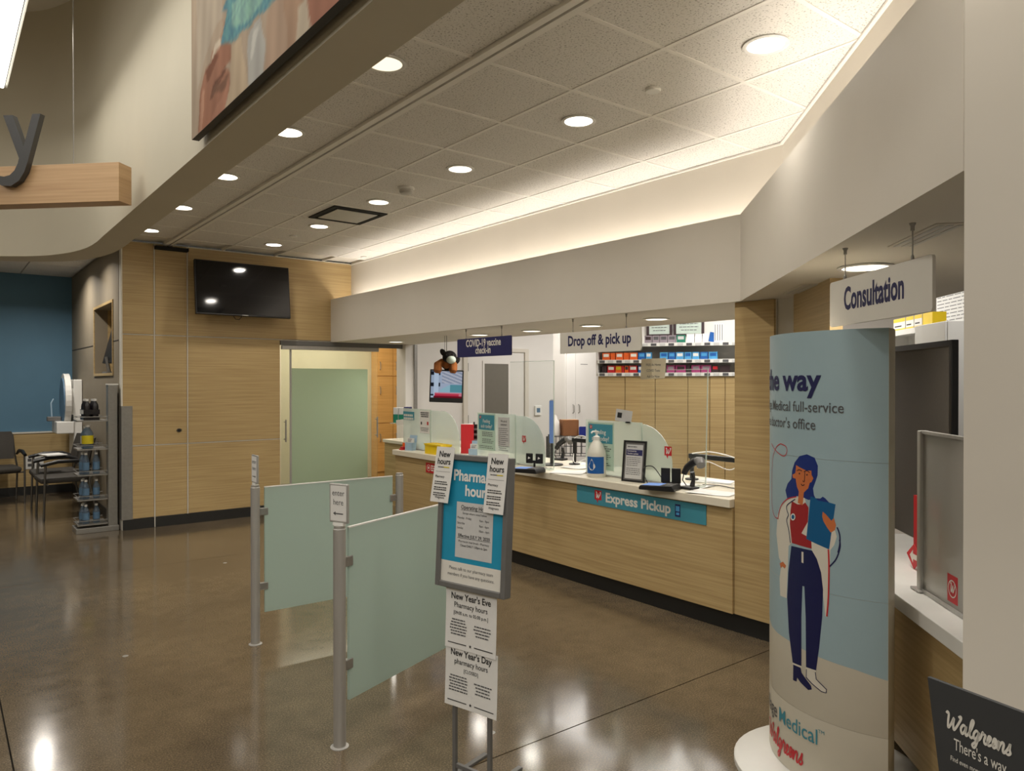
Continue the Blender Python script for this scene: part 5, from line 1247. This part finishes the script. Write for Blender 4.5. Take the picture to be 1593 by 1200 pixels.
cnt = {}
for r_, lst in rows.items():
    for it in lst: cnt[(r_, it[2])] = cnt.get((r_, it[2]), 0)+1
seen = {}
onn = ['first', 'second', 'third', 'fourth', 'fifth', 'sixth', 'seventh']
for r_, lst in rows.items():
    for a, b, mt, dk in lst:
        k_ = (r_, mt); i = seen.get(k_, 0); seen[k_] = i+1
        lab = ('%s medicine box on the %s back shelf' % (cname[mt], rown[r_])) if cnt[k_] == 1 else ('%s %s medicine box from the left on the %s back shelf' % (onn[i], cname[mt], rown[r_]))
        medbox(a, b, r_, (.082, .082, .085)[r_], mt, lab, dk)
for i, (a, b) in enumerate(((1040, 1130), (1135, 1215), (1220, 1292))): medbox(a, b, 2, .10, 'white2', '%s plain white box from the left on the top back shelf' % onn[i], None, .06)
c = lambda x, y: sq(920+x*.1412, 480+y*.1412)
a = c(1318, 345)[0]; o = thing('blue_booklet', 'blue and white booklet leaning on the top back shelf', 'book', Vector((SP[0], SP[1], zs[2]+.0005))+Vector((se.x*a, se.y*a, 0))+Vector(SN)*.02, SRZ); MB().box(-.03, .03, 0, .012, .008, .11).build('cover', 'bluep', o, rot=(0, R(10), 0))
a = c(1405, 345)[0]; o = thing('striped_box', 'white box with black stripes near the right of the top back shelf', 'box', Vector((SP[0], SP[1], zs[2]+.0005))+Vector((se.x*a, se.y*a, 0))+Vector(SN)*.02, SRZ); MB().box(-.05, .05, 0, .08, 0, .20).build('carton', 'white2', o)
for k_ in range(4): MB().box(-.042+k_*.024, -.036+k_*.024, -.001, 0, .02, .19).build('stripe', 'inkg', o)
for i, (xa_, xb_, y0, y1) in enumerate(((595, 828, 180, 275), (905, 1195, 160, 255))):
    a, b = c(xa_, 220)[0], c(xb_, 220)[0]; o = thing('framed_certificate', ['left dark framed pale certificate above the back shelves', 'right dark framed pale certificate above the back shelves'][i], 'picture frame', Vector((SP[0], SP[1], zs[2]+.09))+Vector(SN)*.36+Vector((se.x*(a+b)/2, se.y*(a+b)/2, 0)), SRZ)
    w_ = b-a; MB().box(-w_/2-.03, -w_/2, 0, .02, 0, .30).box(w_/2, w_/2+.03, 0, .02, 0, .30).box(-w_/2, w_/2, 0, .02, .27, .30).box(-w_/2, w_/2, 0, .02, 0, .03).build('frame', 'dark', o); MB().box(-w_/2, w_/2, .004, .012, .03, .27).build('certificate', 'mask', o); flat(bars(-w_*.4, w_*.4, .18, 4, .035, .008, 'c', 3), 'inkg', o, .0034, 'fine_print')
# wire rack with carton, bag and blue bin
p = dep(888, 678, 7.7); t = thing('wire_rack', 'black wire basket rack behind the counter left of the jug', 'rack', (p.x, p.y, 0), R(-45)); zt = p.z
def wire(P, nm='wire'): return MB().tube(P, .004, 5).build(nm, 'black', t)
for x in [-.22+.055*i for i in range(9)]:
    wire([(x, -.12, zt-.20), (x, -.12, zt-.004), (x, .16, zt-.004), (x, .16, zt-.20)])
for y, z in ((-.12, zt-.004), (-.12, zt-.10), (-.12, zt-.20), (.02, zt-.004), (.16, zt-.004), (.16, zt-.20)): wire([(-.24, y, z), (.24, y, z)])
for x in (-.24, .24):
    for y in (-.12, .16): MB().tube([(x, y, 0), (x, y, zt)], .010, 8).build('leg', 'black', t)
def onrack(dx, dy): return Vector((p.x, p.y, zt+.001))+Vector((math.cos(R(-45))*dx-math.sin(R(-45))*dy, math.sin(R(-45))*dx+math.cos(R(-45))*dy, 0))
o = thing('cardboard_box', 'brown cardboard box on the wire rack', 'box', onrack(-.02, .03), R(-25)); MB().box(-.085, .085, -.07, .07, 0, .165).build('carton', 'card', o, bevel=.002); MB().box(-.086, .086, -.02, .02, .1645, .1665).build('tape_strip', 'kraft', o)
o = tag(MB().lathe([(.055, 0), (.062, .04), (.058, .09), (.050, .14), (.030, .17), (.022, .20), (.012, .215)], n=14, sx=.85).build('paper_bag', 'bag', None, loc=onrack(-.165, 0), smooth=True), 'white tied bag on the left of the wire rack', 'bag')
o = thing('blue_bin', 'open blue plastic bin on the right of the wire rack', 'bin', onrack(.15, .02), R(-45)); MB().slab([(-.06, 0), (.06, 0), (.065, .09), (.022, .09), (0, .03), (-.022, .09), (-.065, .09)], -.05, -.046).build('front', 'bluebin', o); MB().box(-.062, .062, .05, .054, 0, .09).build('back', 'bluebin', o)
for x in (-.064, .060): MB().box(x, x+.004, -.046, .05, 0, .09).build('side', 'bluebin', o)
MB().box(-.06, .06, -.046, .05, 0, .004).build('bottom', 'bluebin', o)
# card clip on divider 3's top
xq, zq = q3(973, 648); o = thing('price_card', 'small printed card clipped on the top edge of the near divider', 'card', (4.14, dv3.location.y-xq, CT+.001+(1.275-CT)+.002), RX); MB().box(-.085, .045, -.0035, -.0015, .004, .095).build('card', 'paper2', o, rot=(0, R(8), R(25))); MB().box(.01, .06, -.012, .012, -.002, .008).build('clip', 'black', o); pc_ = flat([rect(-.07, -.035, .03, .07)], 'ink', o, -.0042, 'picture'); pc_.rotation_euler = (0, R(8), R(25))

# ---- consultation back wall things
def cx_(px, d): return loc_x(px, d)
sb = thing('consultation_shelf', 'white shelf unit high behind the consultation privacy screen', 'shelf', dloc(1.6, 1.0, 0), RC)
qz = lambda px, py, d: onp(px, py, (diag(d, 0)[0], diag(d, 0)[1], 0), (1, -1, 0)).z
xa, xb = cx_(1360, 1.6), cx_(1480, 1.6); z1 = qz(1410, 513, 1.6)
MB().box(xa, xb, 0, .3, z1-.014, z1).build('shelf', 'white2', sb); MB().box(xa, xb, .28, .30, 0, z1).build('back_panel', 'white', sb); MB().box(xa, xb, -.012, 0, z1-.040, z1+.004).build('price_rail', 'white2', sb); MB().box(xa, xa+.02, 0, .28, 0, z1-.014).build('side_panel', 'white', sb); MB().box(xb-.02, xb, 0, .28, 0, z1-.014).build('side_panel', 'white', sb)
MB().box(xa+.02, xb-.02, .01, .28, z1-.22, z1-.206).build('shelf', 'white2', sb); MB().box(xa+.02, xb-.02, -.006, .01, z1-.206, z1-.18).build('price_rail', 'inkg', sb)
for i, (a, b, mt, dk) in enumerate(((1386, 1404, 'white2', 'ylab'), (1405, 1417, 'white2', 'ylab'), (1418, 1430, 'white2', 'ylab'), (1431, 1446, 'yellow', None))):
    x0, x1 = cx_(a, 1.6), cx_(b, 1.6); w_ = x1-x0-.004; bd = dloc(1.62, 1.0-(x0+x1)/2, z1+.0005)
    o = thing('yellow_medicine_box', onn[i]+' yellow and white box from the left under the consultation sign', 'box', bd, RC, 'yellow boxes behind the consultation sign'); MB().box(-w_/2, w_/2, 0, .1, 0, .105).build('carton', mt, o)
    if dk: flat([rect(-w_/2, w_/2, .075, .104), rect(-w_/2, w_/2, .004, .02)], 'yellow', o, -.0006, 'print_band'); flat([rect(-w_*.4, w_*.2, .035, .045)], 'ink', o, -.0006, 'print_line')
x0, x1 = cx_(1426, 1.35), cx_(1474, 1.35); zt2 = qz(1450, 503, 1.35); w_ = x1-x0
o = thing('white_cabinet', 'plain white cabinet top showing over the privacy screen before the yellow boxes', 'cabinet', dloc(1.35, 1.0-(x0+x1)/2, 0), RC)
MB().box(-w_/2, w_/2, .0, .2, 0, zt2).build('body', 'white2', o, bevel=.004); MB().box(-w_/2+.004, w_/2-.004, -.015, -.001, .06, zt2-.004).build('door', 'white2', o, bevel=.003)
wv = MB().prism([diag(1.95, -.6), diag(1.95, 1.6), diag(2.03, 1.6), diag(2.03, -.6)], 0, 3.0).build('wall_consultation_back', 'white'); struct(wv)
x0, x1 = cx_(1456, 1.94), cx_(1520, 1.94); za, zb = qz(1470, 445, 1.94), qz(1470, 528, 1.94)
o = thing('wall_notice', 'large sheet of small print on the white wall behind the consultation counter', 'notice', dloc(1.945, 1.0, 0), RC); MB().box(x0, x1, -.003, .003, zb, za).build('sheet', 'paper', o); flat(bars(x0+.02, x1-.02, za-.03, 14, (za-zb)/15.5, .006, 'l', 21), 'inkg', o, -.0036, 'fine_print')

# ================================================================== WAITING CORNER
def chair(label, loc, rz):
    t = thing('waiting_chair', label, 'chair', loc, rz, 'grey waiting chairs')
    MB().box(-.25, .25, -.27, .22, .42, .485).build('seat', 'seatpad', t, bevel=.025, smooth=True)
    mb = MB(); n = 8; V = []
    for z, yy in ((.56, .225), (.66, .24), (.78, .265), (.88, .295), (.92, .305)):
        for i in range(n+1):
            a = i/n-.5; wz = .24 if z < .9 else .225; V.append((2*a*wz, yy-.05*(4*a*a), z))
    k0 = len(V); V += [(x, y+.03, z) for x, y, z in V]
    F = [(j*(n+1)+i, j*(n+1)+i+1, (j+1)*(n+1)+i+1, (j+1)*(n+1)+i) for j in range(4) for i in range(n)]
    F += [tuple(q_+k0 for q_ in f[::-1]) for f in F]
    rim = [i for i in range(n)]+[j*(n+1)+n for j in range(4)]+[4*(n+1)+n-i for i in range(n)]+[(4-j)*(n+1) for j in range(4)]
    F += [(rim[(i+1) % len(rim)], rim[i], rim[i]+k0, rim[(i+1) % len(rim)]+k0) for i in range(len(rim))]
    mb.add(V, F).build('backrest', 'seatpad', t, smooth=True)
    for s in (-1, 1):
        x = s*.285
        MB().tube([(x, -.24, 0), (x, -.23, .42), (x, -.22, .64)], .012, 8).build('leg', 'chairleg', t, smooth=True)
        MB().tube([(x, .30, 0), (x, .22, .42), (x*.92, .26, .62), (x*.86, .31, .88)], .012, 8).build('leg', 'chairleg', t, smooth=True)
        MB().tube([(x, -.27, .635), (x, -.10, .672), (x, .10, .670), (x, .235, .62)], [.020, .024, .022, .016], 10).build('armrest', 'black', t, smooth=True)
    MB().tube([(-.285, -.2, .41), (.285, -.2, .41)], .010, 8).build('crossbar', 'chairleg', t); MB().tube([(-.285, .2, .41), (.285, .2, .41)], .010, 8).build('crossbar', 'chairleg', t)
    return t
chair('dark grey waiting chair facing the room against the blue wall', (.60, 11.70, 0), R(6))
c2 = chair('dark grey waiting chair facing left with papers on its arm, farther of two', (1.19, 10.86, 0), R(-90))
c3 = chair('dark grey waiting chair facing left beside the drinks rack', (1.19, 10.17, 0), R(-88))
tag(MB().box(-.11, .11, -.15, .15, 0, .012).build('paper_stack', 'paper', None, loc=(1.12, 10.52, .697), rot=(0, 0, .2)), 'white papers lying across the armrests of the two waiting chairs', 'papers')
for i, px in enumerate((46, 60)):
    p = ony(px, 720, 12.33); o = thing('wall_outlet', ['left of two white outlet plates on the wood wainscot', 'right of two white outlet plates on the wood wainscot'][i], 'outlet', (p.x, 12.333, p.z)); MB().box(-.06, .06, -.008, 0, -.09, .09).build('plate', 'white2', o, bevel=.002)
    for z in (-.035, .035): MB().box(-.022, .022, -.010, -.008, z-.02, z+.02).build('socket', 'inkg', o)
# health kiosk on the side wall
o = thing('health_kiosk', 'white wall mounted screening station with an oval blue panel', 'kiosk', (1.55, 11.6, 0), R(-90))
MB().box(-.22, .22, -.10, 0, .52, 1.62).build('column', 'white2', o, bevel=.01)
el = [(.30*math.cos(i*PI/16), .36*math.sin(i*PI/16)) for i in range(32)]
h1 = MB().slab([(x, 1.34+z) for x, z in el], -.20, -.13).build('oval_frame', 'white2', o); MB().slab([(x*.82, 1.34+z*.84) for x, z in el], -.215, -.2005).build('oval_panel', 'petb', h1)
MB().box(-.2, .2, -.14, -.10, 1.15, 1.5).build('mount', 'white2', o); MB().box(-.25, .25, -.30, -.10, .90, 1.06).build('shelf_box', 'white2', o, bevel=.01)
MB().tube([(-.05, -.32, 1.06), (-.05, -.33, 1.30), (-.05, -.30, 1.36)], .010, 8).build('stalk', 'ltblue', o); MB().box(-.10, .02, -.38, -.22, 1.06, 1.12).build('sensor_head', 'greyfr', o, bevel=.008)
o = thing('niche_screen', 'dark tilted screen inside the wood lined wall niche', 'screen', (1.60, 10.02, 1.692), R(-84)); MB().box(-.22, .22, 0, .04, .13, .70).build('case', 'black', o, bevel=.006, rot=(R(-14), 0, 0)); MB().box(-.1, .1, -.0, .16, 0, .02).build('foot', 'greyfr', o); MB().tube([(0, .05, .02), (0, .02, .2)], .02, 10).build('neck', 'greyfr', o)
# drinks rack
RK = (1.54, 8.96); o = thing('drinks_rack', 'tall grey metal drinks rack with five wire trays by the wall corner', 'rack', (RK[0], RK[1], 0), R(-90))
MB().box(.02, .14, -.10, -.01, .02, 1.555).build('upright', 'steel', o, bevel=.004); MB().box(-.14, .02, -.05, -.01, .02, 1.545).build('back_board', 'greyfr', o)
MB().box(-.15, .15, -.40, 0, 0, .055).build('base', 'steel', o, bevel=.004); MB().box(.025, .135, -.105, -.0, 1.5555, 1.57).build('cap', 'white2', o)
hs_ = [.10, .375, .66, .905, 1.20]; hs_ = [.095, .355, .615, .885, 1.185]
for z in hs_:
    s_ = MB().box(-.15, .15, -.385, -.105, z-.014, z).build('tray', 'steel', o)
    MB().tube([(-.15, -.11, z+.035), (-.15, -.385, z+.035), (.15, -.385, z+.035), (.15, -.11, z+.035)], .004, 6).build('tray_rail', 'steel', s_)
for k_, (z, cs) in enumerate(((1.32, 'paper2'), (1.05, 'magenta'), (.80, 'purple'), (.50, 'dark'))): MB().box(-.12, .0, -.056, -.0505, z-.11, z+.11).build('printed_card', cs, o)
def rp_(dx, dy, z): return Vector((RK[0]+dy, RK[1]-dx, z+.0005))      # local (x, y) of the rack turned by -90 degrees
def bottle(nm, label, pos, r_, h_, mt, lab_m, group):
    b_ = thing(nm, label, 'bottle', pos, 0, group)
    MB().lathe([(r_*.9, 0), (r_, h_*.04), (r_, h_*.62), (r_*.85, h_*.70), (r_*.42, h_*.86), (r_*.40, h_*.90)], n=12).build('body', mt, b_, smooth=True)
    MB().lathe([(r_*1.02, h_*.20), (r_*1.02, h_*.55)], n=12).build('label', lab_m, b_, smooth=True); MB().lathe([(r_*.46, h_*.90), (r_*.46, h_)], n=12).build('cap', 'white2', b_, smooth=True)
    return b_
dt = thing('drink_pack', 'dark six bottle drink pack with white caps on the top rack tray', 'drink pack', rp_(0, -.25, hs_[4]), R(-90))
MB().box(-.115, .115, -.075, .075, 0, .035).box(-.115, .115, -.0765, .0765, .06, .11).build('carrier', 'petd', dt); MB().box(-.116, .116, -.0775, -.0766, .065, .105).build('white_band', 'white2', dt)
MB().box(-.1175, -.1155, -.077, .077, .065, .105).build('white_band', 'white2', dt)
for i in range(3):
    for j in range(2):
        q_ = ((i-1)*.075, (j-.5)*.075); bo = MB().lathe([(.034, .036), (.034, .14), (.030, .165), (.016, .19), (.015, .20)], (q_[0], q_[1], 0), 12).build('bottle', 'petd', dt, smooth=True); MB().lathe([(.017, .20), (.017, .222)], (q_[0], q_[1], 0), 10).build('cap', 'white2', bo)
bottle('drink_bottle', 'clear jug with yellow label at the front of the second rack tray', rp_(.06, -.28, hs_[3]), .055, .25, 'pet', 'ylab', None)
bottle('drink_bottle', 'clear jug behind the yellow labelled one on the second rack tray', rp_(-.06, -.28, hs_[3]), .05, .23, 'pet', 'paper2', None)
for k_, (zi, nm) in enumerate(((2, 'third'), (1, 'fourth'), (0, 'lowest'))):
    for j, (dx_, dy_2) in enumerate(((.08, -.30), (0.0, -.32), (-.08, -.30), (.06, -.20))):
        bottle('water_bottle', 'blue labelled water bottle, %s of four on the %s rack tray' % (['nearest', 'middle', 'farthest', 'rear'][j], nm), rp_(dx_, dy_2, hs_[zi]), .033, (.225, .20, .20)[k_], 'pet', 'petb' if j != 2 else 'paper2', 'water bottles on the rack trays')
